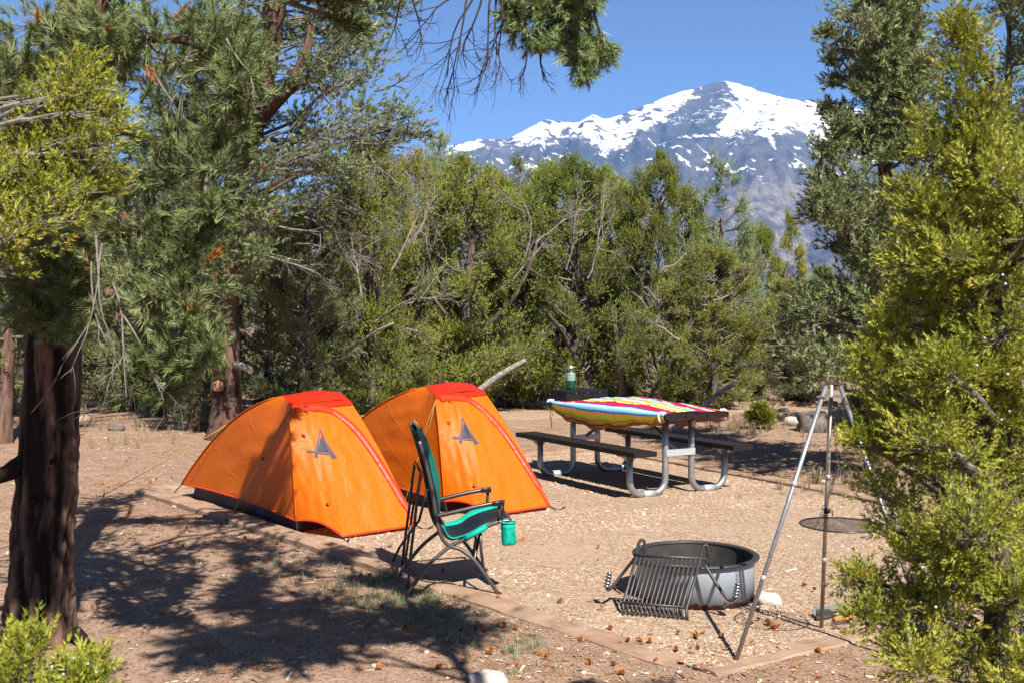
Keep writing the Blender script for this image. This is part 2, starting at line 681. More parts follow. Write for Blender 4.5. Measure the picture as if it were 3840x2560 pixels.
# ------------------------------------------------------------------ mountain
RIDGE = np.array([(-900, 560), (-300, 520), (0, 520), (300, 490), (600, 455), (850, 418), (960, 372), (1030, 336), (1100, 320), (1170, 319), (1220, 291), (1255, 275),
                  (1290, 281), (1340, 280), (1385, 277), (1440, 259), (1520, 226), (1560, 212), (1600, 203), (1640, 190), (1665, 187), (1700, 195), (1750, 211),
                  (1800, 225), (1870, 231), (1950, 246), (2100, 285), (2352, 330), (2700, 400), (3300, 520)], float)
MD = 6000.0
rx = (RIDGE[:, 0] * 1.6327 - 1920) / FPX * MD
rz = np.array([U(a, b, MD)[2] for a, b in RIDGE])


def blur_poly(xd, yd, poly, soft):
    P = [V(*p) for p in poly]
    ins = in_poly(xd, yd, P)
    dm = np.full(np.shape(xd), 1e9)
    for i in range(len(P)):
        a, b = P[i], P[(i + 1) % len(P)]
        ab = b - a
        t = np.clip(((xd - a[0]) * ab[0] + (yd - a[1]) * ab[1]) / ab.dot(ab), 0, 1)
        dm = np.minimum(dm, np.hypot(xd - a[0] - t * ab[0], yd - a[1] - t * ab[1]))
    return np.clip(.5 + np.where(ins, dm, -dm) / (2 * soft), 0, 1)


def build_mountain():
    mx = np.concatenate([np.linspace(-4200, -1200, 30)[:-1], np.linspace(-1200, 1700, 310)[:-1], np.linspace(1700, 4600, 30)])
    T = np.linspace(0, 1, 150) ** 0.9
    X, Tt = np.meshgrid(mx, T)
    H = np.interp(X, rx, rz)
    H = H + (fbm(X / 60, X * 0, 77, 4) - .5) * 16
    Y = MD - Tt * 3300 + (fbm(X / 300, Tt * 6, 4, 3) - .5) * 160 * np.minimum(1, Tt * 6)
    prof = (1 - Tt) ** 1.35
    rid = ridged(X / 330 + Tt * 1.2, Tt * 4.2 + X / 900, 21, 5)
    rid2 = ridged(X / 110 + Tt * 2.0, Tt * 9, 55, 4)
    env = np.clip(Tt * 7, 0, 1) * np.clip((1 - Tt) * 3, 0, 1)
    Z = H * prof + ((rid - .62) * 230 + (rid2 - .6) * 70) * env
    # spur that falls from the summit towards the left
    spur = np.exp(-((X - (520 - 760 * Tt)) / 110.0) ** 2) * np.clip(Tt * 9, 0, 1) * np.clip(1 - Tt * 1.7, 0, 1)
    Z = Z + spur * 120
    back_y = MD + np.linspace(300, 2200, 8)
    XB, YB = np.meshgrid(mx, back_y)
    ZB = np.interp(XB, rx, rz) * np.clip(1 - (YB - MD) / 2400, 0, 1) - 30
    # position of each vertex as seen in the photograph, used to lay out the snow fields
    xd = (X / Y * FPX + 1920) / 1.6327
    yd = (1230 - (Z - CAMH) / Y * FPX) / 1.6327
    streak = fbm(X / 38 + Z / 60, Z / 26, 5, 4)
    fine = fbm(X / 14, Z / 9, 8, 3)
    w = (fbm(X / 90, Z / 70, 13, 4) - .5) * 60
    xw, yw = xd + w * .5, yd + (fbm(X / 120, Z / 60, 33, 4) - .5) * 34
    s1 = blur_poly(xw, yw, [(1030, 318), (1180, 308), (1225, 280), (1262, 262), (1400, 255), (1540, 205), (1625, 190), (1600, 222), (1560, 250), (1520, 280), (1470, 318), (1395, 345),
                            (1360, 330), (1290, 318), (1225, 338), (1120, 330), (1070, 352), (1020, 350)], 12)
    s2 = blur_poly(xw, yw, [(1668, 182), (1715, 190), (1810, 218), (1960, 236), (2080, 280), (2060, 330), (1900, 335), (1845, 318), (1760, 300), (1690, 318), (1645, 300), (1665, 262), (1676, 225)], 14)
    s3 = np.maximum(blur_poly(xd, yw, [(1555, 316), (1590, 304), (1645, 303), (1642, 311), (1590, 313)], 4),
                    blur_poly(xd, yd, [(1742, 300), (1757, 288), (1765, 300), (1774, 290), (1770, 312), (1784, 346), (1778, 348), (1760, 318), (1735, 312)], 4))
    snow = np.clip(s1 * 1.15 - (streak > .55) * s1 * .8 * (streak - .45) * 5, 0, 1)
    sn2 = np.clip(s2 * 1.5 - np.clip((streak - .42) * 5, 0, 1) * .95, 0, 1)
    dark = blur_poly(xw, yw, [(1655, 205), (1672, 198), (1680, 235), (1650, 290), (1600, 300), (1480, 345), (1430, 345), (1530, 288), (1600, 240)], 14)
    snow = np.clip(np.maximum(snow, sn2) * (1 - .55 * dark), 0, 1)
    snow = np.maximum(snow, dark * .36 * (yd < 290))
    snow = np.maximum(snow, s3)
    patch = blur_poly(xw, yw, [(1060, 345), (1200, 340), (1500, 330), (1960, 330), (2100, 380), (1960, 420), (1500, 400), (1060, 420)], 25)
    snow = np.maximum(snow, patch * np.clip((streak - .64) * 12, 0, 1))
    forest = np.clip(fbm(X / 120, Z / 45, 61, 4) * 1.6 - .35 + .5 * dark, 0, 1)
    forest = np.maximum(forest * .8, blur_poly(xw, yw, [(1220, 345), (1300, 318), (1400, 345), (1470, 332), (1640, 262), (1650, 300), (1500, 370), (1400, 400), (1250, 380)], 14))
    tan = blur_poly(xw, yw, [(1640, 470), (1720, 420), (1840, 400), (1960, 430), (1960, 640), (1700, 620), (1560, 560)], 30) * np.clip((fbm(X / 40, Z / 22, 91, 4) - .42) * 6, 0, 1)
    allX = np.concatenate([XB[::-1], X]); allY = np.concatenate([YB[::-1], Y]); allZ = np.concatenate([ZB[::-1], Z])
    pad = np.zeros_like(XB)
    n, m = allX.shape
    idx = np.arange(n * m).reshape(n, m)
    f = np.stack([idx[:-1, :-1], idx[1:, :-1], idx[1:, 1:], idx[:-1, 1:]], -1).reshape(-1, 4)
    v = np.stack([allX, allY, np.maximum(allZ, -.6)], -1).reshape(-1, 3)
    snow = snow * .74
    ex = {k: np.concatenate([pad, a]).ravel() for k, a in (('snow', snow), ('forest', forest), ('tan', tan))}
    t = NT('mountain_rock_snow')
    c = t.coord('Object')
    n1 = t.noise(c, .02, 6, .7)
    n2 = t.noise(c, .06, 4, .7)
    rock = t.ramp(n1, [(.3, (.07, .06, .06)), (.6, (.12, .10, .10)), (.8, (.17, .145, .14))])
    fr = t.math('MULTIPLY', t.attr('forest'), t.ramp(n2, [(.3, (.3, .3, .3)), (.6, (1, 1, 1))]))
    col = t.mix(fr, rock, (.03, .042, .04))
    col = t.mix(t.math('MULTIPLY', t.attr('tan'), .7), col, (.26, .215, .17))
    dots = t.ramp(t.noise(c, .085, 2, .5), [(.52, (0, 0, 0)), (.58, (1, 1, 1))])
    col = t.mix(t.math('MULTIPLY', dots, .55), col, (.04, .05, .045))
    na = t.math('MULTIPLY', t.math('SUBTRACT', t.noise(t.coord('Object', (1, .35, 2.2)), .02, 6, .82), .5), 2.3)
    nb_ = t.math('MULTIPLY', t.math('SUBTRACT', t.noise(t.coord('Object', (1, .5, 1.5)), .075, 4, .8), .5), 1.0)
    sn = t.math('ADD', t.attr('snow'), t.math('ADD', na, nb_))
    sm = t.ramp(sn, [(.36, (0, 0, 0)), (.60, (1, 1, 1))])
    col = t.mix(sm, col, (.9, .9, .92))
    t.base(col, .85); t.set(.9, 0, .1)
    t.bump(n1, .6, 25)
    me = raw_mesh('mountain', v, f.ravel(), np.arange(len(f)) * 4, None, [t.m], None, True, ex)
    tag(link('mountain', me), kind='structure')


build_mountain()

# the air between here and the mountain
def haze_box():
    m = bpy.data.materials.new('haze_air')
    m.use_nodes = True
    nt = m.node_tree
    nt.nodes.remove(nt.nodes['Principled BSDF'])
    pv = nt.nodes.new('ShaderNodeVolumePrincipled')
    pv.inputs['Color'].default_value = (.16, .42, 1.0, 1)
    pv.inputs['Density'].default_value = 6.0e-5
    nt.links.new(pv.outputs[0], nt.nodes['Material Output'].inputs['Volume'])
    b = MB().obox((0, 4250, 778.5), (9600, 0, 0), (0, 5250, 0), (0, 0, 781.5))
    tag(b.build('haze', m), kind='stuff')


haze_box()

# ------------------------------------------------------------------ trees
def needle_tuft(rg, n, twig, ln, wd):
    z = np.sort(rg.uniform(-twig * .9, twig * .1, n))
    az = rg.uniform(0, 2 * math.pi, n)
    sp = R(1) * rg.uniform(18, 66, n) * (1 - .35 * (z + twig) / twig)
    d = np.stack([np.sin(sp) * np.cos(az), np.sin(sp) * np.sin(az), np.cos(sp)], -1)
    rnd = rg.normal(size=(n, 3))
    s = nrm(np.cross(d, rnd)) * wd / 2
    b = np.stack([0 * z, 0 * z, z], -1)
    L = ln * rg.uniform(.75, 1.1, n)[:, None]
    return np.stack([b - s, b + s, b + d * L], 1).reshape(-1, 3)


def scale_spray(rg, n, ln, wd, bl):
    """Feathery juniper spray: short diamond blades set along a leader and its side shoots."""
    out = []
    for i in range(n):
        z = ln * (i + rg.uniform(0, 1)) / n
        az = rg.uniform(0, 2 * math.pi)
        sp = R(rg.uniform(22, 58)) * (1 - .5 * z / ln)
        d = V(math.sin(sp) * math.cos(az), math.sin(sp) * math.sin(az), math.cos(sp))
        base = V(0, 0, z) + d * rg.uniform(0, .35) * ln * (1 - .6 * z / ln)
        s = nrm(np.cross(d, rg.normal(size=3))) * wd / 2 * rg.uniform(.7, 1.3)
        L = bl * rg.uniform(.6, 1.25)
        out += [base - s, base + s, base + d * L]
    return np.array(out)


def place(temps, pos, dirs, scales, rg, tint):
    """Bakes foliage pieces at many places; returns tri soup verts and tints."""
    N = len(pos)
    which = rg.integers(0, len(temps), N)
    Z = nrm(dirs)
    ref = rg.normal(size=(N, 3))
    X = nrm(np.cross(ref, Z)); Y = np.cross(Z, X)
    V_, T_ = [], []
    for k, tm in enumerate(temps):
        s = which == k
        if not s.any(): continue
        p = (X[s][:, None, :] * tm[None, :, 0:1] + Y[s][:, None, :] * tm[None, :, 1:2] + Z[s][:, None, :] * tm[None, :, 2:3]) * scales[s][:, None, None] + pos[s][:, None, :]
        V_.append(p.reshape(-1, 3))
        T_.append(np.repeat(tint[s], len(tm)))
    return np.concatenate(V_), np.concatenate(T_)


LOD = {
    # kind, lod: twigs per cluster, foliage per twig, template
    ('pinyon', 'near'): dict(tw=20, fp=3, n=44, twig=.05, ln=.04, wd=.0034, rad=.3),
    ('pinyon', 'close'): dict(tw=15, fp=2, n=60, twig=.085, ln=.052, wd=.0042, rad=.3),
    ('pinyon', 'mid'): dict(tw=24, fp=3, n=13, twig=.07, ln=.062, wd=.012, rad=.42),
    ('pinyon', 'far'): dict(tw=24, fp=3, n=14, twig=.075, ln=.065, wd=.012, rad=.42),
    ('juniper', 'near'): dict(tw=16, fp=5, n=20, ln=.042, wd=.0042, bl=.0125, rad=.22),
    ('juniper', 'mid'): dict(tw=26, fp=4, n=8, ln=.075, wd=.018, bl=.045, rad=.3),
    ('juniper', 'far'): dict(tw=29, fp=4, n=12, ln=.08, wd=.0215, bl=.032, rad=.36),
}
TEMPL = {}


def templates(kind, lod):
    k = (kind, lod)
    if k not in TEMPL:
        rg = np.random.default_rng(hash(kind + lod) % 1000 if False else len(kind) * 31 + len(lod) * 7 + ord(lod[0]))
        q = LOD[k]
        if kind == 'pinyon':
            TEMPL[k] = [needle_tuft(rg, q['n'], q['twig'], q['ln'], q['wd']) for _ in range(6)]
        else:
            TEMPL[k] = [scale_spray(rg, q['n'], q['ln'], q['wd'], q['bl']) for _ in range(6)]
    return TEMPL[k]


def crown_np(rg, kind, lod, clusters, trunk, attach_lo=.25, droop=0.0, up=.5, dens=1.0, gnarl=.18, twig_r=1.0, limb_r=.011, attach=None, mesh=None):
    """clusters: list of (centre, radius). Returns NP with twig (mat 0) and foliage (mat 1)."""
    q = LOD[(kind, lod)]
    mesh = mesh or NP()
    C = np.array([c for c, _ in clusters]); Rr = np.array([r for _, r in clusters])
    K = len(C)
    tr = np.asarray(trunk, float)
    # where each limb leaves the trunk
    hd = np.array([np.min(np.hypot(tr[:, 0] - c[0], tr[:, 1] - c[1])) for c in C])
    want = C[:, 2] - hd * rg.uniform(.1, .75, K) * (1 if kind == 'juniper' else .6)
    want = np.clip(want, tr[0, 2] + (tr[-1, 2] - tr[0, 2]) * attach_lo, tr[-1, 2])
    P0 = np.stack([np.interp(want, tr[:, 2], tr[:, i]) for i in range(3)], -1)
    if attach is not None:
        A_ = np.concatenate([smooth_path(p_, 8) for p_ in attach])
        P0 = A_[np.argmin(np.linalg.norm(C[:, None] - A_[None], axis=2), axis=1)]
        hd = np.linalg.norm(C - P0, axis=1)
    mid = P0 * .5 + C * .5 + rg.normal(size=(K, 3)) * (hd[:, None] * gnarl)
    mid[:, 2] += hd * (.12 if kind == 'juniper' else -.05) - droop * hd
    nb = 8 if lod in ('near', 'close') else 6
    t = np.linspace(0, 1, nb)[None, :, None]
    B = (1 - t) ** 2 * P0[:, None] + 2 * t * (1 - t) * mid[:, None] + t * t * C[:, None]
    B[:, 1:-1] += rg.normal(size=(K, nb - 2, 3)) * ((.004 if lod in ('near', 'close') else .018) + (.008 if lod in ('near', 'close') else .02) * hd[:, None, None])
    br = np.minimum(limb_r * (.5 + hd[:, None]), .028 if lod in ('near', 'close') else .05) * np.linspace(1, .28, nb)[None, :] + .003
    v, f = tubes_np(B, br, 6 if lod in ('near', 'close') else 5)
    mesh.add(v, f, 0)
    # twigs
    tw = max(3, int(q['tw'] * dens))
    N = K * tw
    ci = np.repeat(np.arange(K), tw)
    u = rg.uniform(.55, 1.0, N)
    fi = u * (nb - 1); i0 = np.minimum(fi.astype(int), nb - 2); fr = (fi - i0)[:, None]
    S = B[ci, i0] * (1 - fr) + B[ci, i0 + 1] * fr
    off = rg.normal(size=(N, 3)) * .58
    ln = np.linalg.norm(off, axis=1, keepdims=True)
    off = off / np.maximum(1, ln / 1.25)
    off[:, 2] = off[:, 2] * .8 + (.18 if kind == 'juniper' else .05)
    E = C[ci] + off * Rr[ci][:, None]
    E[:, 2] = np.maximum(E[:, 2], tr[0, 2] + .06)
    Mid = S * .5 + E * .5 + rg.normal(size=(N, 3)) * (Rr[ci][:, None] * .16)
    Mid[:, 2] -= Rr[ci] * .08
    n3 = {'near': 4, 'close': 4, 'mid': 3, 'far': 2}[lod]
    t3 = np.linspace(0, 1, n3)[None, :, None]
    TW = (1 - t3) ** 2 * S[:, None] + 2 * t3 * (1 - t3) * Mid[:, None] + t3 * t3 * E[:, None]
    r0 = {'near': .0026, 'close': .003, 'mid': .0042, 'far': .0048}[lod] * twig_r * (.7 if kind == 'pinyon' else 1)
    v, f = tubes_np(TW, np.broadcast_to(np.linspace(1, .45, n3)[None, :] * r0, (N, n3)), 3)
    mesh.add(v, f, 0)
    # foliage
    fp = q['fp']
    pi = np.repeat(np.arange(N), fp)
    ui = np.tile(np.linspace(1, .45 if kind == 'pinyon' else .3, fp), N) + rg.uniform(-.06, .0, N * fp)
    a, b, c = S[pi], Mid[pi], E[pi]
    uu = ui[:, None]
    pos = (1 - uu) ** 2 * a + 2 * uu * (1 - uu) * b + uu * uu * c
    tan = nrm(2 * (1 - uu) * (b - a) + 2 * uu * (c - b))
    outd = nrm(pos - C[ci][pi])
    side = rg.normal(size=(N * fp, 3))
    first = np.tile(np.arange(fp) == 0, N)[:, None]
    if kind == 'pinyon':
        d = tan * np.where(first, 1.3, .5) + side * np.where(first, .18, .55) + V(0, 0, up) + outd * .35
    else:
        d = tan * np.where(first, 1.0, .5) + side * np.where(first, .25, .5) + V(0, 0, up) + outd * .45
    pos = pos + np.where(first, 0, 1) * side * (.012 if lod in ('near', 'close') else .03)
    ctint = rg.uniform(-.14, .14, K)
    tint = np.clip(.48 + ctint[ci][pi] + rg.normal(size=N * fp) * .16, 0, .93)
    rare = rg.uniform(size=N * fp) < .006
    tint = np.where(rare, 1.6, np.minimum(tint, .80))
    sc_ = rg.uniform(.75, 1.25, N * fp)
    v, tt = place(templates(kind, lod), pos, d, sc_, rg, tint)
    mesh.add(v, np.arange(len(v)).reshape(-1, 3), 1, tt)
    return mesh


def plates(x, y, seed=0):
    """Distance to the borders of irregular cells: F2 - F1 of jittered points, wrapping in x by its integer period."""
    per = int(round(float(x.max()))) or 1
    ix, iy = np.floor(x).astype(int), np.floor(y).astype(int)
    f1 = np.full(x.shape, 9.0); f2 = np.full(x.shape, 9.0); idv = np.zeros(x.shape)
    for dx in (-1, 0, 1):
        for dy in (-1, 0, 1):
            cx_, cy_ = ix + dx, iy + dy
            wx = np.mod(cx_, per)
            jx = hash2(wx, cy_, seed); jy = hash2(wx, cy_, seed + 7)
            d = np.hypot(cx_ + jx - x, cy_ + jy - y)
            nw = d < f1
            f2 = np.where(nw, f1, np.minimum(f2, d)); f1 = np.where(nw, d, f1)
            idv = np.where(nw, hash2(wx, cy_, seed + 13), idv)
    return f2 - f1, idv


def trunk_np(rg, pts, r0, r1, sides=14, rough=.12, flare=.35, lod='mid', seed=1):
    P = smooth_path(pts, 10)
    n = len(P)
    s = np.linspace(0, 1, n)
    if lod in ('near', 'close'):
        P = np.stack([np.interp(np.linspace(0, 1, n * 6), s, P[:, i]) for i in range(3)], -1)
        n = len(P); s = np.linspace(0, 1, n)
    rad = r0 + (r1 - r0) * s
    h = P[:, 2] - P[0, 2]
    rad = rad * (1 + flare * np.exp(-h / .16))
    v, f = tubes_np(P[None], rad[None], sides)
    ang = np.tile(np.arange(sides), n) / sides
    hh = np.repeat(h, sides)
    per = ang * sides
    cx, cy = np.cos(ang * 2 * math.pi), np.sin(ang * 2 * math.pi)
    k = max(2.2, r0 * 16)
    rid = ridged(cx * k + 10 + hh * .8, cy * k + 10 + hh * 1.7, seed, 4) * .6 + .4 * fbm(cx * k * 2.2 + 3, cy * k * 2.2 + hh * 3.3, seed + 5, 3)
    if lod in ('near', 'close') and r0 > .1:
        per = 17.0
        w_ = (fbm(cx * 4 + 20, cy * 4 + hh * 5, seed + 2, 4) - .5) * 2.6
        pd_, pid = plates(np.clip(ang * per + w_ * .5, 0, per), hh / .21 + w_ * .8, seed)
        pl_ = np.clip(pd_ * 2.2, 0, 1) ** .5
        rid = np.clip(.29 + .20 * pl_ * (.3 + 1.1 * pid) + .95 * (rid - .5) + .16 * (fbm(cx * 7 + 9, cy * 7 + hh * 14, seed + 9, 3) - .5) + .12 * (fbm(cx * 9 + 5, cy * 9 + hh * 9, seed, 2) - .5), 0, 1)
    cen = np.repeat(P, sides, axis=0)
    dv = v - cen
    v = cen + dv * (1 + rough * (rid - .5) * 2)[:, None]
    m = NP()
    m.add(v, f, 0, np.clip((rid - .36) * 3.4, 0, 1))
    return m


def make_tree(name, label, cat, base, trunk_pts, r0, r1, kind, lod, clusters, mat, group=None, bark_m=None, seed=1, dens=1.0, trunk_sides=None, twig=None, droop=0.0, up=.5, rough=.14, flare=.35, extra_trunks=(), more=None, **kw):
    rg = np.random.default_rng(seed)
    root = thing(name, label, cat, base, group)
    bm_ = bark_m or (M['bark_pinyon'] if kind == 'pinyon' else M['bark_juniper'])
    ts = trunk_sides or {'near': 88, 'close': 88, 'mid': 18, 'far': 10}[lod]
    tm = trunk_np(rg, trunk_pts, r0, r1, ts, rough, flare, lod, seed)
    link('trunk', tm.mesh('trunk', [bm_], base, True), root)
    for tp, a, b in extra_trunks:
        e = trunk_np(rg, tp, a, b, max(8, ts // 2), rough, .1, 'mid', seed + 3)
        link('limb', e.mesh('limb', [bm_], base, True), root)
    cm = crown_np(rg, kind, lod, clusters, smooth_path(trunk_pts, 8), droop=droop, up=up, dens=dens, **kw)
    if more is not None:       # clusters seen only by their shade or from afar, built coarser
        mc, mlod, matt, mdens = more
        crown_np(rg, kind, mlod, mc, smooth_path(trunk_pts, 8), up=up, dens=mdens, attach=matt, mesh=cm)
    o = link('crown', cm.mesh('crown', [twig or M['twig'], mat], base), root)
    return root


def dead_branch(root, start, direction, length, rg, r0=.012, mat=None, depth=3, spread=.55, nsub=5, sag=.15, name='dead_branch', bendup=0.0):
    """A bare forked branch, one mesh, child of a tree."""
    m = NP()
    jobs = [(np.asarray(start, float), nrm(direction), length, r0, depth)]
    while jobs:
        p, d, L, r_, dep = jobs.pop()
        n = 7
        pts = [p]
        dd = d.copy()
        for i in range(n - 1):
            dd = nrm(dd + rg.normal(size=3) * .13 + V(0, 0, -sag * .25 + bendup * .2))
            pts.append(pts[-1] + dd * L / (n - 1))
        pts = np.array(pts)
        v, f = tubes_np(pts[None], (np.linspace(1, .35, n) * r_)[None], 5 if dep == depth else 3)
        m.add(v, f, 0)
        if dep > 0:
            for k in range(nsub if dep == depth else max(2, nsub - 1)):
                u = rg.uniform(.3, 1.0)
                i = min(int(u * (n - 1)), n - 2)
                q = pts[i] + (pts[i + 1] - pts[i]) * (u * (n - 1) - i)
                t = nrm(pts[i + 1] - pts[i])
                nd = nrm(t + rg.normal(size=3) * spread)
                jobs.append((q, nd, L * rg.uniform(.35, .62), r_ * .5, dep - 1))
    return link(name, m.mesh(name, [mat or M['deadwood']], wloc(root), True), root)


def poly_clusters(rg, poly, depth, spread, n, r, xyzfix=None):
    P = [V(*p) for p in poly]
    lo = np.min(P, axis=0); hi = np.max(P, axis=0)
    out = []
    while len(out) < n:
        x, y = rg.uniform(lo[0], hi[0]), rg.uniform(lo[1], hi[1])
        if in_poly(np.array(x), np.array(y), P):
            out.append((U(x, y, depth + rg.uniform(-1, 1) * spread), r * rg.uniform(.65, 1.3)))
    return out


def env_clusters(rg, base, height, width, n, r, low=.12, shape='juniper', lobes=3):
    """Clusters in a free-standing crown."""
    out = []
    ph = rg.uniform(0, 6.28, 4)
    for _ in range(n):
        h = low + (1 - low) * rg.uniform(0, 1) ** .9
        a = rg.uniform(0, 2 * math.pi)
        if shape == 'juniper':
            e = min(1, (max(0, h - low * .5) / .16)) ** .5 * (1 - max(0, (h - .62) / .40) ** 1.7) ** .8 if h < 1.02 else 0
            e = float(e) if not isinstance(e, complex) else 0.1
            e *= 1 + .25 * math.sin(7 * h + 2 * a + ph[2])
        elif shape == 'cone':
            e = min(1, (h + .05) / .22) * (1 - h) ** .75 * 1.15 + .03
        else:
            e = np.sin(math.pi * min(1, max(0, (h - low * .7) / (1.03 - low * .7))) ** .6) ** .7
        e *= 1 + .22 * math.sin(lobes * a + ph[0] + h * 4) + .12 * math.sin(5 * a + ph[1])
        rr = width / 2 * e * rg.uniform(.25, 1) ** .5
        out.append((np.asarray(base) + V(math.cos(a) * rr, math.sin(a) * rr, h * height), r * rg.uniform(.65, 1.3) * (1 - .35 * h)))
    return out


def shade_clusters(rg, poly, n, zlo, zhi, r):
    """Unseen clusters added high in a crown to shade a ground patch."""
    P = [V(*p) for p in poly]
    lo = np.min(P, axis=0); hi = np.max(P, axis=0)
    out = []
    while len(out) < n:
        x, y = rg.uniform(lo[0], hi[0]), rg.uniform(lo[1], hi[1])
        if in_poly(np.array(x), np.array(y), P):
            g = GD(x, y); z = rg.uniform(zlo, zhi)
            out.append((V(g[0] + .342 * z, g[1] - .8325 * z, z), r * rg.uniform(.7, 1.3)))
    return out


def gz(p):
    return np.array([p[0], p[1], float(ground_z(np.array(p[0]), np.array(p[1])))])


rg = np.random.default_rng(11)


def lerp3(a, b, t):
    return a + (b - a) * t


# --- 1 pinyon close by on the left, thick dark trunk
b1 = gz(G(160, 2400))
t1 = [b1 + V(-.02, 0, -.05), U(97, 1250, b1[1]), U(112, 1000, b1[1]), U(122, 800, b1[1]), U(130, 500, b1[1]), U(150, 150, b1[1]) + V(0, .1, 0), b1 + V(.35, .1, 4.2)]
cl = []
for x, y, d, r in [(60, 60, 5, .36), (200, 40, 4.6, .3), (330, 70, 4.4, .28), (450, 60, 4.3, .26), (545, 150, 4.3, .2), (520, 215, 4.2, .18), (400, 220, 4.4, .26), (290, 130, 4.7, .28),
                   (300, 330, 4.6, .26), (440, 330, 4.3, .22), (350, 420, 4.4, .24), (470, 475, 4.2, .16), (330, 520, 4.4, .24), (440, 560, 4.3, .17), (290, 620, 4.5, .22),
                   (390, 660, 4.3, .2), (430, 705, 4.2, .13), (330, 780, 4.4, .14), (430, 835, 4.3, .13), (330, 860, 4.4, .15), (485, 800, 4.2, .11), (60, 230, 5, .3), (30, 400, 5, .3),
                   (15, 130, 4.6, .22), (540, 70, 4.6, .22), (480, 130, 4.8, .2), (250, 230, 5.3, .28), (180, 330, 5.4, .3), (120, 640, 5.2, .25), (60, 740, 5.2, .22), (170, 700, 5.3, .2), (380, 600, 4.9, .2),
                   (270, 750, 4.7, .16), (280, 840, 4.6, .13), (390, 490, 4.8, .2), (400, 140, 4.8, .22), (110, 130, 5.2, .3), (200, 120, 4.5, .2), (120, 60, 4.6, .25), (250, 60, 4.4, .22), (500, 300, 4.3, .12), (540, 250, 4.3, .1), (480, 380, 4.3, .15), (400, 380, 4.3, .2), (380, 300, 4.4, .22), (500, 60, 4.5, .2), (480, 520, 4.3, .1), (420, 620, 4.25, .14), (340, 690, 4.3, .16), (460, 770, 4.25, .1), (400, 800, 4.3, .13), (300, 820, 4.35, .12), (360, 880, 4.4, .11), (50, 690, 4.9, .2), (120, 760, 4.9, .1), (20, 620, 4.9, .22), (60, 560, 4.7, .12), (120, 590, 4.7, .12), (170, 560, 4.7, .1), (80, 640, 4.75, .12), (150, 650, 4.75, .12), (190, 700, 4.75, .1), (100, 700, 4.8, .11), (50, 720, 4.8, .11), (160, 740, 4.8, .09), (180, 620, 4.7, .1), (230, 480, 4.7, .14), (260, 540, 4.7, .14), (220, 420, 4.8, .14)]:
    cl.append((U(x, y, d), r))
SHP = [(150, 1165), (330, 1130), (450, 1170), (560, 1210), (640, 1250), (800, 1270), (880, 1275), (960, 1300), (990, 1350), (1080, 1420), (1110, 1470), (900, 1480), (760, 1520), (600, 1530), (470, 1500), (300, 1440), (180, 1420)]
shade = shade_clusters(rg, SHP, 190, 3.25, 4.2, .23) + shade_clusters(rg, [(180, 1240), (560, 1240), (620, 1420), (250, 1420)], 80, 3.2, 4.2, .2)
shade += shade_clusters(rg, [(280, 1500), (420, 1500), (400, 1600), (200, 1600)], 6, 3.2, 3.8, .16)
for q_, z_ in (((-1.72, 8.0, .85), 3.3), ((-1.86, 8.12, .62), 3.4), ((-1.95, 8.22, .42), 3.4), ((-2.05, 8.35, .25), 3.5), ((-1.80, 7.98, .5), 3.35), ((-1.84, 8.0, .3), 3.45), ((-1.95, 8.12, .15), 3.4), ((-2.15, 8.42, .1), 3.5), ((-1.78, 7.9, .15), 3.5), ((-2.0, 8.2, .1), 3.6)):
    shade.append((V(q_[0] + .342 * (z_ - q_[2]), q_[1] - .8325 * (z_ - q_[2]), z_), .085))
vis1 = [q_ for q_ in cl if q_[0][2] < 3.1]


def clear_of(shade_, vis, k=.95):
    """Keeps those clusters that do not stand between the sun and the listed ones."""
    out = []
    for p, r in shade_:
        ok = True
        for v, rv in vis:
            h = p[2] - v[2]
            if h > 0 and math.hypot(p[0] - v[0] - .342 * h, p[1] - v[1] + .8325 * h) < (r + rv) * k:
                ok = False
                break
        if ok: out.append((p, r))
    return out


shade = clear_of(shade, vis1 + [(U(x, y, 2.9), .14) for x, y in ((190, 170), (210, 260), (150, 350), (60, 440), (200, 400), (100, 530), (30, 560), (270, 300))] + [(U(x, y, 2.1), .08) for x, y in ((60, 1440), (210, 1490), (120, 1550))])
for z0 in np.arange(.1, 1.75, .16):       # unseen boughs added overhead to keep the thick trunk in shade
    for dx_ in (-.16, .0):
        zz_ = 3.3 + .3 * ((z0 * 7) % 1)
        shade.append((V(b1[0] + .08 * z0 + dx_ + .342 * (zz_ - z0), b1[1] - .8325 * (zz_ - z0), zz_), .12))
sh1 = [q_ for q_ in shade if q_[0][0] < -.55]; sh12 = [q_ for q_ in shade if q_[0][0] >= -.55]
att1 = [t1[3:], [t1[5], V(-1.9, 4.6, 3.3), V(-1.3, 4.2, 3.6), V(-.7, 4.0, 3.75)], [t1[5], V(-2.0, 4.2, 3.4), V(-1.8, 3.2, 3.7), V(-1.2, 2.6, 3.8)], [t1[5], V(-2.8, 4.4, 3.5), V(-3.2, 3.8, 3.8)]]
lA = [t1[3] + V(0, 0, .35), U(210, 440, 4.9), U(330, 560, 4.5), U(400, 690, 4.3)]
lB = [t1[3] + V(0, 0, .2), U(215, 600, 4.9), U(290, 770, 4.6), U(390, 845, 4.35), U(480, 805, 4.25)]
lC = [t1[4], U(250, 310, 4.8), U(400, 340, 4.4), U(480, 380, 4.3)]
lD = [t1[4] + V(0, 0, .3), U(260, 130, 4.7), U(400, 90, 4.4), U(540, 150, 4.25)]
lE = [t1[4], U(60, 320, 5.0), U(10, 420, 4.9)]
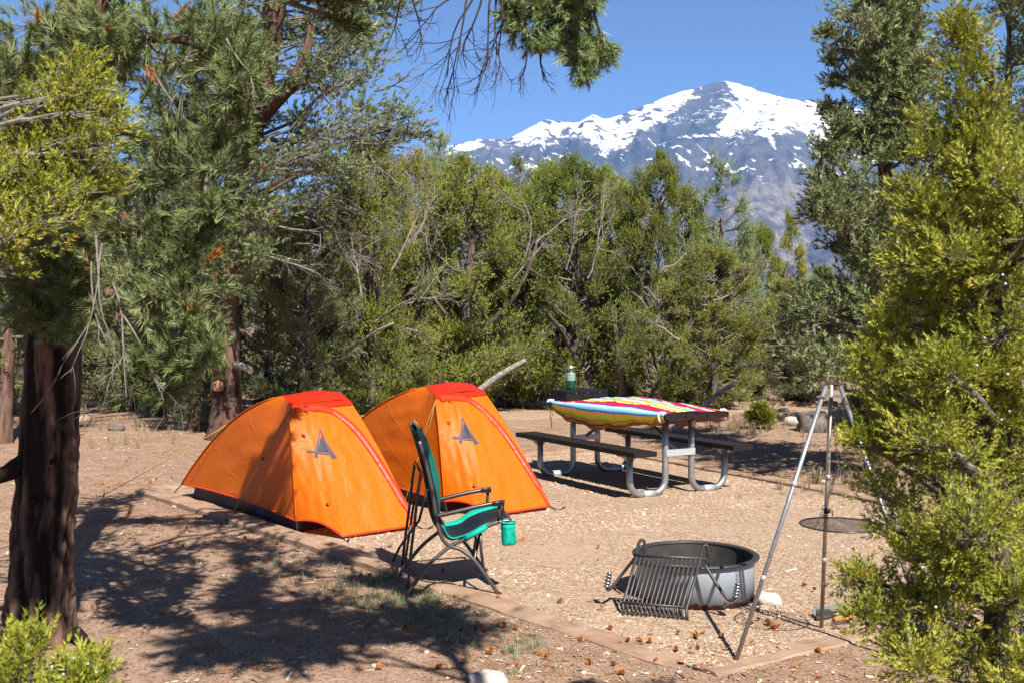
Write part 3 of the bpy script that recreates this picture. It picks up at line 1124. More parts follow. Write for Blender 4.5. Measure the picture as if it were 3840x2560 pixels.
tree1 = make_tree('pinyon_pine', 'nearest pinyon pine, thick dark trunk at the left edge of the camp', 'pine tree', b1, t1, .148, .10, 'pinyon', 'close', cl, M['pinyon_close'], seed=3, rough=.24, droop=.05, up=.5, dens=1.35, limb_r=.008, attach=[lA, lB, lC, lD, lE, t1[4:]], extra_trunks=[(lA, .028, .01), (lB, .028, .009), (lC, .03, .01), (lD, .03, .01), (lE, .025, .012)], more=(sh1, 'mid', att1, .8))
for xd, yd, dx, dy, dz, L in [(220, 540, .25, -.1, -1, .55), (235, 560, -.1, -.15, -1, .5), (255, 640, .35, -.1, -1, .5), (210, 600, -.05, -.1, -1, .4), (520, 90, .5, -.1, -.6, .28), (430, 130, .05, -.2, -1, .3),
                             (75, 170, .05, -.2, -1, .4), (50, 250, .1, -.2, -1, .35), (360, 180, .5, 0, -.8, .3), (280, 720, .8, -.2, -.8, .4), (140, 200, .1, -.2, -1, .3)]:
    dead_branch(tree1, U(xd, yd, 4.25), V(dx, dy, dz), L, rg, .0052, M['twig'], 2, .35, 3, .1)
# stub on the trunk's left side and pale cut knots
sb = U(50, 1070, b1[1] - .05)
MB().tube(smooth_path([sb + V(.06, .02, .05), sb + V(-.06, -.03, -.03), sb + V(-.22, -.05, -.05), sb + V(-.5, -.05, -.02)], 4), [.05] * 4 + [.04] * 4 + [.032] * 5, 12).build('limb', M['bark_pinyon'], tree1)
rr_ = b1[1] - .155
for xd, yd in [(118, 1060), (75, 1150)]:
    c = U(xd, yd, rr_)
    MB().tube([c + V(0, .03, 0), c + V(0, .0, 0), c + V(0, -.008, 0)], [.015, .014, .006], 12).build('knot', M['bark_pinyon'], tree1)
MB().tube(smooth_path([b1 + V(.17, -.02, .05), b1 + V(.24, -.08, .02), b1 + V(.36, -.2, .0)], 4), [.035] * 4 + [.025] * 5, 10).build('root', M['bark_pinyon'], tree1)

# --- 2 yellow-green juniper that leans in from the left
b2 = gz(V(-1.85, 2.95, 0))
t2 = [b2 + V(0, 0, -.05), b2 + V(.02, 0, .8), b2 + V(.1, 0, 1.5), b2 + V(.2, 0, 2.3), b2 + V(.25, 0, 2.9)]
cl = [(U(x, y, d), r) for x, y, d, r in [(188, 150, 2.9, .035), (200, 190, 2.9, .045), (215, 235, 2.9, .05), (235, 275, 2.9, .055), (180, 290, 2.9, .06), (130, 350, 2.95, .07), (190, 350, 2.9, .07), (240, 330, 2.9, .06), (280, 290, 2.95, .03), (150, 410, 2.9, .08), (80, 400, 2.85, .08),
                                         (40, 460, 2.85, .09), (110, 470, 2.85, .08), (190, 430, 2.9, .06), (30, 540, 2.8, .08), (100, 530, 2.85, .07), (150, 500, 2.85, .06), (20, 600, 2.85, .06), (235, 390, 2.95, .04), (60, 340, 2.95, .07), (30, 400, 2.9, .08),
                                         (-40, 450, 2.8, .1), (-100, 560, 2.8, .12), (-120, 400, 2.9, .12), (-100, 700, 2.9, .12), (-200, 500, 3.0, .16), (-220, 800, 3.0, .16), (-200, 300, 3.0, .14), (200, 480, 3.0, .04), (270, 440, 3.0, .03), (120, 290, 2.95, .05), (160, 245, 2.95, .04)]]
cl2 = cl
make_tree('juniper', 'yellow green juniper reaching in at the left edge before the dark pine trunk', 'juniper', b2, t2, .06, .02, 'juniper', 'near', cl, M['juniper_gold'], seed=5, dens=.9, up=.75, trunk_sides=20, limb_r=.006)

# --- 3 juniper sapling at the bottom left
b3 = gz(V(-1.06, 2.12, 0))
t3 = [b3 + V(0, 0, -.05), b3 + V(.02, 0, .3), b3 + V(.03, .02, .6), b3 + V(.02, .02, .8)]
cl = [(U(x, y, d), r) for x, y, d, r in [(66, 1425, 2.1, .016), (58, 1455, 2.1, .022), (45, 1490, 2.1, .03), (25, 1525, 2.1, .035), (225, 1478, 2.15, .022), (200, 1500, 2.12, .03), (170, 1530, 2.12, .035), (130, 1560, 2.1, .04), (60, 1560, 2.1, .04), (215, 1545, 2.1, .03), (0, 1570, 2.1, .05), (100, 1600, 2.1, .05), (170, 1600, 2.1, .05), (60, 1650, 2.1, .06), (150, 1680, 2.1, .07), (0, 1750, 2.1, .08), (90, 1800, 2.1, .1), (-60, 1600, 2.1, .06)]]
cl = [(c_ - V(0, 0, .045), r_c) for c_, r_c in cl[:8] + cl[9:10] + cl[11:]]
cl3 = cl
tree3 = make_tree('juniper_sapling', 'small pale green juniper with whitish berries in the bottom left corner', 'juniper', b3, t3, .016, .006, 'juniper', 'near', cl, M['juniper_gold'], seed=8, dens=.55, up=.95, trunk_sides=12, limb_r=.005)


def berry_mesh(root, spots, rg, r=.003):
    m = NP()
    ph = (1 + 5 ** .5) / 2
    iv = nrm(np.array([(-1, ph, 0), (1, ph, 0), (-1, -ph, 0), (1, -ph, 0), (0, -1, ph), (0, 1, ph), (0, -1, -ph), (0, 1, -ph), (ph, 0, -1), (ph, 0, 1), (-ph, 0, -1), (-ph, 0, 1)], float))
    ff = np.array([(0, 11, 5), (0, 5, 1), (0, 1, 7), (0, 7, 10), (0, 10, 11), (1, 5, 9), (5, 11, 4), (11, 10, 2), (10, 7, 6), (7, 1, 8), (3, 9, 4), (3, 4, 2), (3, 2, 6), (3, 6, 8), (3, 8, 9), (4, 9, 5), (2, 4, 11), (6, 2, 10), (8, 6, 7), (9, 8, 1)])
    for p in spots:
        m.add(iv * r * rg.uniform(.8, 1.2) + p, ff, 0)
    o = link('berries', m.mesh('berries', [M['berry']], wloc(root), True), root)
    o['kind'] = 'stuff'


M['berry'] = plain('waxy_berry', (.50, .55, .66), .45, 0, .5, .1, 60)
berry_mesh(tree3, [U(x + rg.normal() * 4, y + rg.normal() * 3, 2.05) for x, y in [(128, 1530), (165, 1512), (205, 1520), (150, 1550), (222, 1540)]], rg)

# --- 4 big pinyon behind the left tent
b4 = gz(V(-4.08, 14.6, 0))
t4 = [b4 + V(0, 0, -.05), U(520, 900, 14.6), U(518, 700, 14.6), U(540, 450, 14.6), U(600, 200, 14.6), U(640, -60, 14.6), U(650, -250, 14.6)]
P4 = [(430, -120), (900, -120), (925, 20), (870, 80), (915, 130), (850, 160), (860, 250), (830, 340), (840, 420), (760, 480), (620, 560), (560, 680), (470, 640), (420, 500), (480, 300), (380, 100)]
cl = poly_clusters(rg, P4, 14.3, 1.6, 120, .37) + poly_clusters(rg, [(330, 250), (450, 250), (480, 640), (360, 640)], 14.5, 1.0, 18, .38) + [(U(920, 240, 14.2), .22), (U(960, 260, 14.2), .22), (U(985, 305, 14.1), .16), (U(940, 300, 14.2), .25), (U(900, 300, 14.3), .3), (U(880, 330, 14.3), .26)]
ex4 = [([U(545, 330, 14.5), U(620, 250, 14.2), U(665, 200, 14.0), U(700, 130, 13.9), U(715, 60, 13.9)], .10, .05), ([U(540, 480, 14.5), U(610, 440, 14.1), U(690, 400, 13.9), U(760, 390, 13.9)], .07, .03), ([U(560, 300, 14.5), U(480, 230, 14.8), U(400, 150, 15)], .06, .03)]
tree4 = make_tree('pinyon_pine', 'tall spreading pinyon pine right behind the front tent', 'pine tree', b4, t4, .21, .12, 'pinyon', 'mid', cl, M['pinyon'], seed=13, extra_trunks=ex4, rough=.3, dens=1.15)
for xd, yd, dx, dz, L in [(760, 390, 1, .1, .9), (820, 330, 1, .1, .8), (790, 300, 1, -.5, .8), (700, 420, 1, -.25, .9), (640, 520, 1, -.1, .9), (680, 560, 1, .0, 1.0), (600, 470, 1, -.2, .8), (700, 500, .8, -.4, .8),
                          (750, 200, .6, -.8, .8), (720, 170, .4, -.8, .7), (860, 210, 1, .1, .6), (620, 590, 1, -.3, .8), (560, 560, .9, -.2, .8), (840, 370, 1, -.35, .8), (700, 280, .5, -.8, .6), (780, 240, .3, -1, .6)]:
    dead_branch(tree4, U(xd, yd, 13.6 + rg.uniform(-.3, .5)), V(dx, rg.uniform(-.4, .3), dz), L, rg, .016, M['twig'], 3, .5, 5, .12)
c = U(505, 885, 14.42)
MB().tube([c + V(0, .12, 0), c + V(-.02, -.05, 0), c + V(-.02, -.06, 0)], [.085, .08, .07], 14).build('cut_limb', M['sawn'], tree4)
MB().tube(smooth_path([U(540, 836, 14.4), U(560, 842, 14.2), U(575, 850, 14.1)], 3), .05, 10).build('limb', M['deadwood'], tree4)


# --- mid and far trees of the wood behind the tents and the table
CROWNS = {}


def shared_crown(kind, shape, var, mat, twig):
    """One crown mesh for a tree 5 m tall and 3.6 m wide; alike trees share it, turned and scaled."""
    k = (kind, shape, var, mat.name)
    if k not in CROWNS:
        rg_ = np.random.default_rng(200 + var * 7 + len(shape) + len(kind))
        n, r = {'juniper': (138, .36), 'cone': (74, .34), 'round': (84, .42)}[shape]
        low = {'juniper': .02, 'cone': .08, 'round': .10}[shape]
        cls = env_clusters(rg_, V(0, 0, 0), 5.0, 3.5, n, r, low, shape)
        tp = [V(0, 0, -.05), V(.05, 0, 1.5), V(0, .05, 3), V(0, 0, 4.6)]
        cm = crown_np(rg_, kind, 'far', cls, smooth_path(tp, 8), attach_lo=.1)
        CROWNS[k] = cm.mesh('crown', [twig or M['twig'], mat])
    return CROWNS[k]


def wood_tree(name, label, xd, depth, top_y, wpx, kind, lod, mat, n, r, seed, shape='juniper', low=.1, twig=None, tr=.10, lean=0.0, dens=1.0, trunk_poly=None, extra=(), **kw):
    rg_ = np.random.default_rng(seed)
    base = gz(V((xd * 1.6327 - 1920) / FPX * depth, depth, 0))
    height = U(xd, top_y, depth)[2] - base[2]
    width = wpx * 1.6327 / FPX * depth
    tp = trunk_poly or [base + V(0, 0, -.05), base + V(rg_.normal() * .08, 0, height * .3), base + V(rg_.normal() * .12, 0, height * .6), base + V(rg_.normal() * .06, 0, height * .72)]
    root = thing(name, label, 'pine tree' if kind == 'pinyon' else ('juniper' if kind == 'juniper' else 'shrub'), base)
    bm_ = M['bark_pinyon'] if kind == 'pinyon' else M['bark_juniper']
    tm = trunk_np(rg_, tp, tr, tr * .22, 12, .22, .35, lod, seed)
    link('trunk', tm.mesh('trunk', [bm_], base, True), root)
    for tpp, a, b in extra:
        e = trunk_np(rg_, tpp, a, b, 8, .2, .1, 'mid', seed + 3)
        link('limb', e.mesh('limb', [bm_], base, True), root)
    o = link('crown', shared_crown(kind, shape, (seed % (3 if shape == 'juniper' else 2 if shape == 'round' else 1)) if mat is M['juniper'] or kind == 'pinyon' else 0, mat, twig), root)
    o.rotation_euler = (0, 0, rg_.uniform(0, 6.28))
    k = width / 3.6
    o.scale = (k, k, height / 5.25)
    return root


wd = wood_tree
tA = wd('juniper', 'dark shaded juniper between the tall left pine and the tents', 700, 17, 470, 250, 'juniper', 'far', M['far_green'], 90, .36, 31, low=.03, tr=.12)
tB = wd('juniper', 'juniper with many bare grey twigs just right of the tall left pine', 850, 18, 296, 280, 'juniper', 'far', M['juniper'], 105, .35, 32, low=.03)
tC = wd('pinyon_pine', 'small blue green pinyon pine poking above the junipers by the snowy ridge', 1005, 23, 283, 230, 'pinyon', 'far', M['pinyon_blue'], 60, .42, 33, 'round', .3)
b8 = gz(V((1045 * 1.6327 - 1920) / FPX * 19.5, 19.5, 0))
tD = wd('juniper', 'broad juniper with a pale split trunk right behind the rear tent', 1075, 19.5, 345, 320, 'juniper', 'far', M['juniper'], 125, .38, 34, tr=.13, low=.06,
        trunk_poly=[b8 + V(0, 0, -.05), U(1052, 800, 19.5), U(1068, 700, 19.4), U(1085, 560, 19.5), U(1090, 500, 19.6)],
        extra=[([U(1065, 800, 19.4), U(1150, 720, 19), U(1200, 650, 18.8), U(1240, 540, 18.7)], .07, .02), ([U(1060, 760, 19.4), U(1000, 690, 19.2), U(960, 600, 19)], .05, .02)])
tE = wd('pinyon_pine', 'grey topped pinyon pine rising behind the middle of the juniper row', 1200, 24, 335, 220, 'pinyon', 'far', M['pinyon_blue'], 56, .5, 35, 'round', .25)
tF = wd('juniper', 'wide bushy juniper behind the picnic table stove', 1325, 20, 350, 300, 'juniper', 'far', M['juniper'], 125, .38, 36, tr=.12, low=.1,
        extra=[([U(1300, 850, 19.8), U(1340, 740, 19.5), U(1365, 620, 19.3), U(1375, 530, 19.3)], .06, .02), ([U(1330, 840, 19.8), U(1290, 760, 19.4), U(1240, 700, 19.2)], .05, .02)])
b11 = gz(V((1500 * 1.6327 - 1920) / FPX * 19.0, 19.0, 0))
tG = wd('juniper', 'tall narrow juniper with a steeply leaning pale trunk behind the tablecloth', 1510, 19.2, 335, 215, 'juniper', 'far', M['juniper'], 110, .35, 37, tr=.13, low=.08,
        trunk_poly=[b11 + V(.02, 0, -.05), U(1518, 890, 19), U(1560, 800, 18.9), U(1592, 720, 18.9), U(1580, 680, 19.0)],
        extra=[([U(1430, 905, 19.3), U(1418, 800, 19.2), U(1410, 700, 19.2)], .075, .04), ([U(1470, 900, 19.4), U(1480, 760, 19.4), U(1490, 600, 19.4)], .09, .05)])
tH = wd('pinyon_pine', 'green pinyon pine with twin pointed tops standing against the mountain', 1655, 21.5, 335, 225, 'pinyon', 'far', M['pinyon'], 92, .42, 38, 'round', .12)
tI = wd('juniper', 'low spreading juniper under the twin topped pine behind the table', 1640, 19, 560, 260, 'juniper', 'far', M['juniper'], 84, .33, 39, low=.04)
tJ = wd('juniper', 'bright juniper with two small spires left of the tall right pine', 1815, 22, 475, 150, 'juniper', 'far', M['juniper_gold'], 74, .33, 40, 'cone', .1)
tK = wd('juniper', 'short juniper filling the gap below the spired juniper', 1740, 24, 500, 120, 'juniper', 'far', M['juniper'], 44, .36, 44, low=.08)
tL = wd('juniper', 'mid height juniper between the two tents in the row of trees', 945, 20.5, 335, 250, 'juniper', 'far', M['juniper'], 85, .38, 45, low=.03)
tM = wd('juniper', 'rounded juniper filling the row beside the pale split trunk', 1200, 20.5, 420, 220, 'juniper', 'far', M['juniper'], 90, .38, 46, low=.08)
tN = wd('juniper', 'juniper with thin crown in the row beside the tall narrow one', 1420, 21, 420, 190, 'juniper', 'far', M['juniper'], 80, .38, 47, low=.08)
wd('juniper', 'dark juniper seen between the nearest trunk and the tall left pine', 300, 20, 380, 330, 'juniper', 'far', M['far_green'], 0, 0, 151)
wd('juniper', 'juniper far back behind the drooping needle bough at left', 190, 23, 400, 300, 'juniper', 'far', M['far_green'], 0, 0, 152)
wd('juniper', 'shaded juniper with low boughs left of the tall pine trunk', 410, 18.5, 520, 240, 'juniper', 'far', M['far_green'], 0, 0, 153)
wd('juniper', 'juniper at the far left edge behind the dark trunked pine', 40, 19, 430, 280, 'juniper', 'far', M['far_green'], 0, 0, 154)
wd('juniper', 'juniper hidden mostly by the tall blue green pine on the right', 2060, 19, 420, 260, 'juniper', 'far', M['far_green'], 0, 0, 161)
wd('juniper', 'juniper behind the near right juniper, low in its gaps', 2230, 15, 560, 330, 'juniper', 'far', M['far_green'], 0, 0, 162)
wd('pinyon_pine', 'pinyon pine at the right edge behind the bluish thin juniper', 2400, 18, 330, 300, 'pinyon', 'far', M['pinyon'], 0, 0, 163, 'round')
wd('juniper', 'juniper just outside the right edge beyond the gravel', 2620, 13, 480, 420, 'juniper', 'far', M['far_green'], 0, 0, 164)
wd('juniper', 'grey twigged juniper in the second row above the rear tent roof', 1130, 22.5, 372, 230, 'juniper', 'far', M['juniper'], 0, 0, 141)
wd('juniper', 'juniper crown in the second row between the wide bushy one and the tall narrow one', 1400, 23, 372, 210, 'juniper', 'far', M['juniper'], 0, 0, 142)
wd('juniper', 'juniper in the second row under the snowy left ridge of the mountain', 1270, 23, 355, 200, 'juniper', 'far', M['juniper'], 0, 0, 143)
wd('juniper', 'olive juniper in the second row left of the twin topped pine', 1580, 22, 420, 170, 'juniper', 'far', M['juniper'], 0, 0, 144)
wd('juniper', 'juniper standing in the gap left of the front tent roof', 780, 21, 430, 240, 'juniper', 'far', M['juniper'], 0, 0, 145)
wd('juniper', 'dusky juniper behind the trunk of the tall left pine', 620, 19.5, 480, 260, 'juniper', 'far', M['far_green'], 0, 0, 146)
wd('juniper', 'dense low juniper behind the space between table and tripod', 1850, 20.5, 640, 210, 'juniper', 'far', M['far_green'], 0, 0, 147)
for tree_, xd, yd, dx, dz, L in [(tD, 1200, 600, .5, 1, 1.1), (tD, 1230, 560, .5, .7, .9), (tD, 1180, 640, .8, .7, .9), (tB, 900, 620, .6, 1, 1.1), (tB, 860, 740, 1, .5, 1.2), (tB, 950, 560, .2, 1, .9), (tF, 1370, 560, .2, 1, .9), (tF, 1350, 640, .5, .8, 1.0),
                                 (tI, 1640, 690, 1, .25, .8), (tG, 1560, 780, -.9, .2, .5), (tB, 830, 680, -.1, 1, 1.0), (tF, 1300, 620, .3, 1, 1.0), (tD, 1010, 650, -.5, 1, 1.0), (tL, 960, 640, .1, 1, 1.0)]:
    dead_branch(tree_, U(xd, yd, tree_.location[1] - 1.35), V(dx, -.2, dz), L, rg, .016, M['deadwood'], 3, .45, 5, .0, bendup=.2)
# dead grey trunks that lean out of the trees
for lab, pa, pb, d, r_ in [('pale dead trunk slanting out of the junipers above the rear tent', (983, 976), (1208, 826), 16.5, .05), ('grey dead limb slanting up behind the tablecloth', (1545, 987), (1688, 880), 15.5, .04),
                           ('thin grey dead limb slanting through the trees behind the tents', (720, 852), (905, 742), 16.9, .022)]:
    p, q = U(*pa, d), U(*pb, d - .3)
    m_ = trunk_np(rg, [p, lerp3(p, q, .35) + V(0, 0, -.03), lerp3(p, q, .7) + V(0, 0, .04), q], r_ * 1.2, r_ * .75, 14, .3, .0, 'mid', int(r_ * 1000))
    o = link('dead_trunk', m_.mesh('dead_trunk', [M['deadwood']], p, True))
    o.location = tuple(p)
    tag(o, lab, 'dead wood')

# --- right pinyon
b9 = gz(V(4.0, 11.2, 0))
t9 = [b9 + V(0, 0, -.05), b9 + V(.02, 0, 1.2), b9 + V(.1, .1, 2.5), b9 + V(.05, .1, 4.0), b9 + V(.0, .1, 5.6)]
P9a = [(1950, -60), (2130, -60), (2145, 150), (2150, 330), (2030, 390), (1920, 350), (1900, 270), (1930, 130), (1880, 110), (1895, 60)]
P9b = [(1880, 400), (1960, 370), (2060, 420), (2160, 420), (2180, 700), (2120, 880), (1960, 860), (1820, 850), (1800, 780), (1870, 640), (1860, 520)]
cl = [(U(x, y, 10.8), .2) for x, y in ((2010, 60), (2000, 130), (2030, 200), (2010, 270), (2040, 330), (2060, 90), (2080, 180), (2000, -10), (1970, 200), (2050, 20))] + poly_clusters(rg, P9a, 11.3, .9, 78, .26) + poly_clusters(rg, P9b, 11.0, 1.2, 104, .3) + [(U(1890, 75, 11.2), .13), (U(1900, 130, 11.2), .13), (U(1890, 240, 11.2), .13), (U(1890, 340, 11.2), .16), (U(1880, 390, 11.2), .16), (U(1905, 180, 11.3), .12)]
make_tree('pinyon_pine', 'tall dense blue green pinyon pine on the right behind the tripod', 'pine tree', b9, t9, .14, .03, 'pinyon', 'mid', cl, M['pinyon_blue'], seed=51, dens=1.0)

# --- right foreground juniper
D10 = 2.62
b10 = gz(V(1.24, D10, 0))
t10 = [b10 + V(0, 0, -.05), b10 + V(-.01, 0, .5), b10 + V(.01, .02, 1.0), b10 + V(.0, 0, 1.6), b10 + V(-.02, 0, 2.15)]
P10 = [(2205, 110), (2235, 170), (2290, 370), (2360, 450), (2430, 600), (2430, 1500), (2350, 1620), (2130, 1620), (2040, 1480), (2030, 1340), (2130, 1235), (2160, 1150), (2100, 1030), (2060, 990), (2070, 880), (2130, 820),
       (2130, 720), (2180, 560), (2190, 400), (2195, 250), (2200, 150)]
cl = poly_clusters(rg, P10, D10, .25, 112, .07)
cl = [q for q in cl if not (2120 < ((q[0][0] / q[0][1] * FPX + 1920) / 1.6327) < 2330 and 1030 < ((1230 - (q[0][2] - CAMH) / q[0][1] * FPX) / 1.6327) < 1290 and rg.uniform() < .55)]
cl += [(U(x, y, 2.56), r) for x, y, r in [(1990, 1010, .035), (1965, 1018, .025), (2000, 880, .045), (1985, 835, .025), (2040, 950, .05), (1955, 1330, .03), (1985, 1375, .05), (2010, 1130, .045), (2040, 1195, .045), (2070, 1060, .055), (1990, 1430, .05), (2080, 1280, .06), (2170, 1290, .06), (2230, 1310, .06),
                                          (2300, 1370, .06), (2192, 60, .022), (2200, 100, .03), (2212, 160, .04), (2085, 450, .03), (2105, 490, .04), (2040, 750, .025), (2035, 800, .03), (2120, 530, .045), (2075, 600, .03), (2200, 1520, .07), (2080, 1540, .06),
                                          (2150, 300, .05), (2130, 360, .05), (2190, 230, .05), (2250, 260, .05), (2240, 350, .06), (2180, 430, .06), (2280, 480, .07), (2320, 560, .07), (2085, 690, .035), (2150, 640, .05)]]
cl10 = cl
tree10 = make_tree('juniper', 'large bright yellow green juniper closest to the camera on the right side', 'juniper', b10, t10, .045, .012, 'juniper', 'near', cl, M['juniper_gold'], seed=61, dens=1.0, up=.6, attach_lo=.08, trunk_sides=24, limb_r=.008)
berry_mesh(tree10, [U(x + rg.normal() * 10, y + rg.normal() * 9, 2.36 + rg.uniform(0, .1)) for x, y in [(2285, 590), (2310, 600), (2330, 610), (2290, 640), (2345, 700), (2350, 720), (2330, 440), (2345, 430), (2260, 780), (2240, 820), (2320, 850), (2300, 930), (2330, 960), (1972, 1020), (2070, 565), (2310, 640), (2120, 1310), (2180, 1290), (2150, 1390)]], rg, .0036)

# --- bluish tree at the top right corner
b11 = gz(V(6.35, 13.0, 0))
t11 = [b11 + V(0, 0, -.05), b11 + V(0, 0, 1.8), b11 + V(-.1, 0, 4), b11 + V(-.1, 0, 6.0)]
cl = poly_clusters(rg, [(2300, -80), (2450, -80), (2500, 700), (2320, 600), (2300, 400), (2290, 200), (2250, 60)], 13.0, .8, 50, .3)
make_tree('juniper', 'thin bluish juniper showing its tip in the top right corner', 'juniper', b11, t11, .08, .02, 'juniper', 'mid', cl, M['far_green'], seed=71, up=.9, dens=.8)

# --- pinyon whose limb hangs in from above; its trunk stands behind the camera
b12 = gz(V(1.9, -1.2, 0))
t12 = [b12 + V(0, 0, -.05), b12 + V(0, 0, 1.5), b12 + V(-.1, .1, 3.2), b12 + V(-.15, .2, 5)]
cl = []
for x, y, d, r in [(1230, 20, 4.0, .13), (1290, 30, 4.0, .13), (1200, 60, 4.0, .1), (1260, 70, 4.0, .11), (1320, 10, 4.0, .12), (1230, 110, 4.0, .07), (1290, 110, 3.95, .07), (1335, 60, 3.95, .08), (1340, 130, 3.9, .05), (1385, 140, 3.9, .05), (1320, 150, 3.9, .05), (1345, 180, 3.9, .045),
                   (1365, 0, 3.9, .05), (1220, -40, 4.0, .16), (1300, -50, 4.0, .16), (1180, 20, 4.05, .07)]:
    cl.append((U(x, y, d), r))
cl12b = clear_of(sh12, cl, 1.1)
for_b12 = []
for _ in range(24):
    for_b12.append((b12 + V(rg.uniform(-1.2, .8), rg.uniform(-1, 1.6), rg.uniform(3.2, 5.2)), .3))
cl12b += clear_of(for_b12, cl10 + cl + cl2 + cl3, 1.15)
lm = [b12 + V(0, .1, 3.0), V(1.2, 1.0, 3.4), V(.7, 2.6, 3.3), V(.35, 3.6, 3.05), V(.27, 4.0, 2.93)]
lm2 = [V(.9, 2.0, 3.38), V(.3, 2.6, 3.5), V(-.3, 3.0, 3.6)]
lm3 = [V(.33, 3.7, 3.04), V(.05, 4.0, 2.95), V(-.22, 4.0, 2.88)]
lim = [(lm, .035, .012), (lm2, .018, .01), (lm3, .012, .006)]
att12 = [lm, lm2, lm3, t12[2:]]
tree12 = make_tree('pinyon_pine', 'pinyon limb with bare twigs hanging into the sky at the top middle', 'pine tree', b12, t12, .15, .06, 'pinyon', 'near', cl, M['pinyon'], seed=81, extra_trunks=lim, up=-.1, droop=-.05, trunk_sides=20, dens=.75, twig=M['twig_dark'],
                   attach=[lm, lm3], limb_r=.008, more=(cl12b, 'mid', att12, .8))
for xd, yd, dx, dz, L in [(1090, -10, -.45, -1, .34), (1075, -20, -.2, -1, .36), (1110, -20, -.3, -1, .3), (1140, -10, .0, -1, .3), (1150, -10, .1, -1, .26), (1130, -20, -.5, -1, .3), (1165, -10, -.1, -1, .22), (1060, -20, -.8, -.8, .25), (945, -20, .1, -1, .22), (930, -30, -.3, -1, .2), (1210, 90, 0, -1, .16), (1240, 120, .2, -1, .12), (1000, -30, -.5, -.6, .12)]:
    dead_branch(tree12, U(xd, yd, 3.95 + rg.uniform(-.1, .1)), V(dx, rg.uniform(-.2, .2), dz), L, rg, .0048, M['twig_dark'], 2, .38, 5, .0, bendup=.12)

# --- trees far left behind the dark trunk
b13 = gz(V(-7.0, 14.2, 0))
make_tree('pinyon_pine', 'dark trunked pinyon pine at the far left behind the nearest trunk', 'pine tree', b13, [b13 + V(0, 0, -.05), b13 + V(.05, 0, 1.2), b13 + V(.1, 0, 3), b13 + V(.1, 0, 5.5)], .10, .05, 'pinyon', 'mid',
          poly_clusters(rg, [(-150, 100), (250, 100), (260, 500), (150, 700), (-150, 740)], 14.2, 1.2, 46, .4) + poly_clusters(rg, [(-80, 800), (20, 790), (20, 950), (-80, 950)], 14.5, .6, 8, .25), M['pinyon'], seed=91, dens=.8)
wd('pinyon_pine', 'shaded pinyon pine behind the drooping needle branch at left', 400, 17, 330, 330, 'pinyon', 'far', M['pinyon'], 70, .42, 92, 'round', .3)
wd('pinyon_bush', 'low dark pinyon bush beside the trunk of the tall left pine', 440, 15.6, 800, 130, 'pinyon', 'far', M['pinyon_blue'], 26, .28, 93, 'round', .05)
wd('pinyon_pine', 'pale pinyon pine in the sunny clearing at the far left', 210, 24, 560, 190, 'pinyon', 'far', M['pinyon'], 50, .45, 94, 'round', .22)

# --- more of the wood beyond, copies of four trees
srcs = [tB, tF, tH, tC, tM]
grp = 'trees deeper in the wood'
k = 0
for i in range(46):
    d = rg.uniform(25, 52)
    xd = -250 + 2800 * (i + rg.uniform(.1, .9)) / 46
    if 1560 < xd < 1870:
        d = rg.uniform(30, 52)
    s = srcs[i % 5]
    loc = gz(V((xd * 1.6327 - 1920) / FPX * d, d, 0))
    cpy = copy_thing(s, loc, rg.uniform(0, 6.28), rg.uniform(.55, .8) if 1000 < xd < 1900 else rg.uniform(.7, 1.0))
    cpy['group'] = grp
    cpy['label'] = 'juniper deeper in the wood behind the front row of trees' if s in (tB, tF, tM) else 'pinyon pine deeper in the wood behind the front row of trees'

print('trees done')
#@@OBJECTS@@

# ------------------------------------------------------------------ materials of the camp things
def nylon(name, col, trans, rough=.42, weave=220.0):
    t = NT(name)
    c = t.coord()
    n = t.noise(c, 5, 3, .55)
    lo = tuple(x * .92 for x in col)
    t.base(t.ramp(n, [(.3, lo), (.7, col)])); t.set(rough, 0, .22)
    wr = t.node('ShaderNodeTexNoise'); wr.inputs['Scale'].default_value = 7; wr.inputs['Detail'].default_value = 5; wr.inputs['Distortion'].default_value = 1.6
    t.link(t.coord('Object', (1, 1, .55)), wr.inputs['Vector'])
    cre = t.ramp(wr.outputs[0], [(.40, (0, 0, 0)), (.5, (1, 1, 1)), (.60, (0, 0, 0))])
    fine = t.noise(c, 24, 4, .6)
    dv = t.node('ShaderNodeVectorMath', operation='ADD')
    wn_ = t.node('ShaderNodeTexNoise'); wn_.inputs['Scale'].default_value = 3.0
    t.link(c, wn_.inputs['Vector']); t.link(c, dv.inputs[0])
    sc_ = t.node('ShaderNodeVectorMath', operation='SCALE'); sc_.inputs['Scale'].default_value = .35
    t.link(wn_.outputs['Color'], sc_.inputs[0]); t.link(sc_.outputs[0], dv.inputs[1])
    vc = t.node('ShaderNodeTexVoronoi', feature='DISTANCE_TO_EDGE'); vc.inputs['Scale'].default_value = 3.4
    t.link(dv.outputs[0], vc.inputs['Vector'])
    fold = t.ramp(vc.outputs['Distance'], [(0, (1, 1, 1)), (.05, (0, 0, 0))])
    cre = t.math('ADD', t.math('MULTIPLY', cre, .5), t.math('MULTIPLY', fold, .8))
    t.bump(t.math('ADD', t.math('MULTIPLY', cre, .35), t.math('MULTIPLY', fine, .15)), .55, .01)
    t.translucent(col, trans)
    return t.m


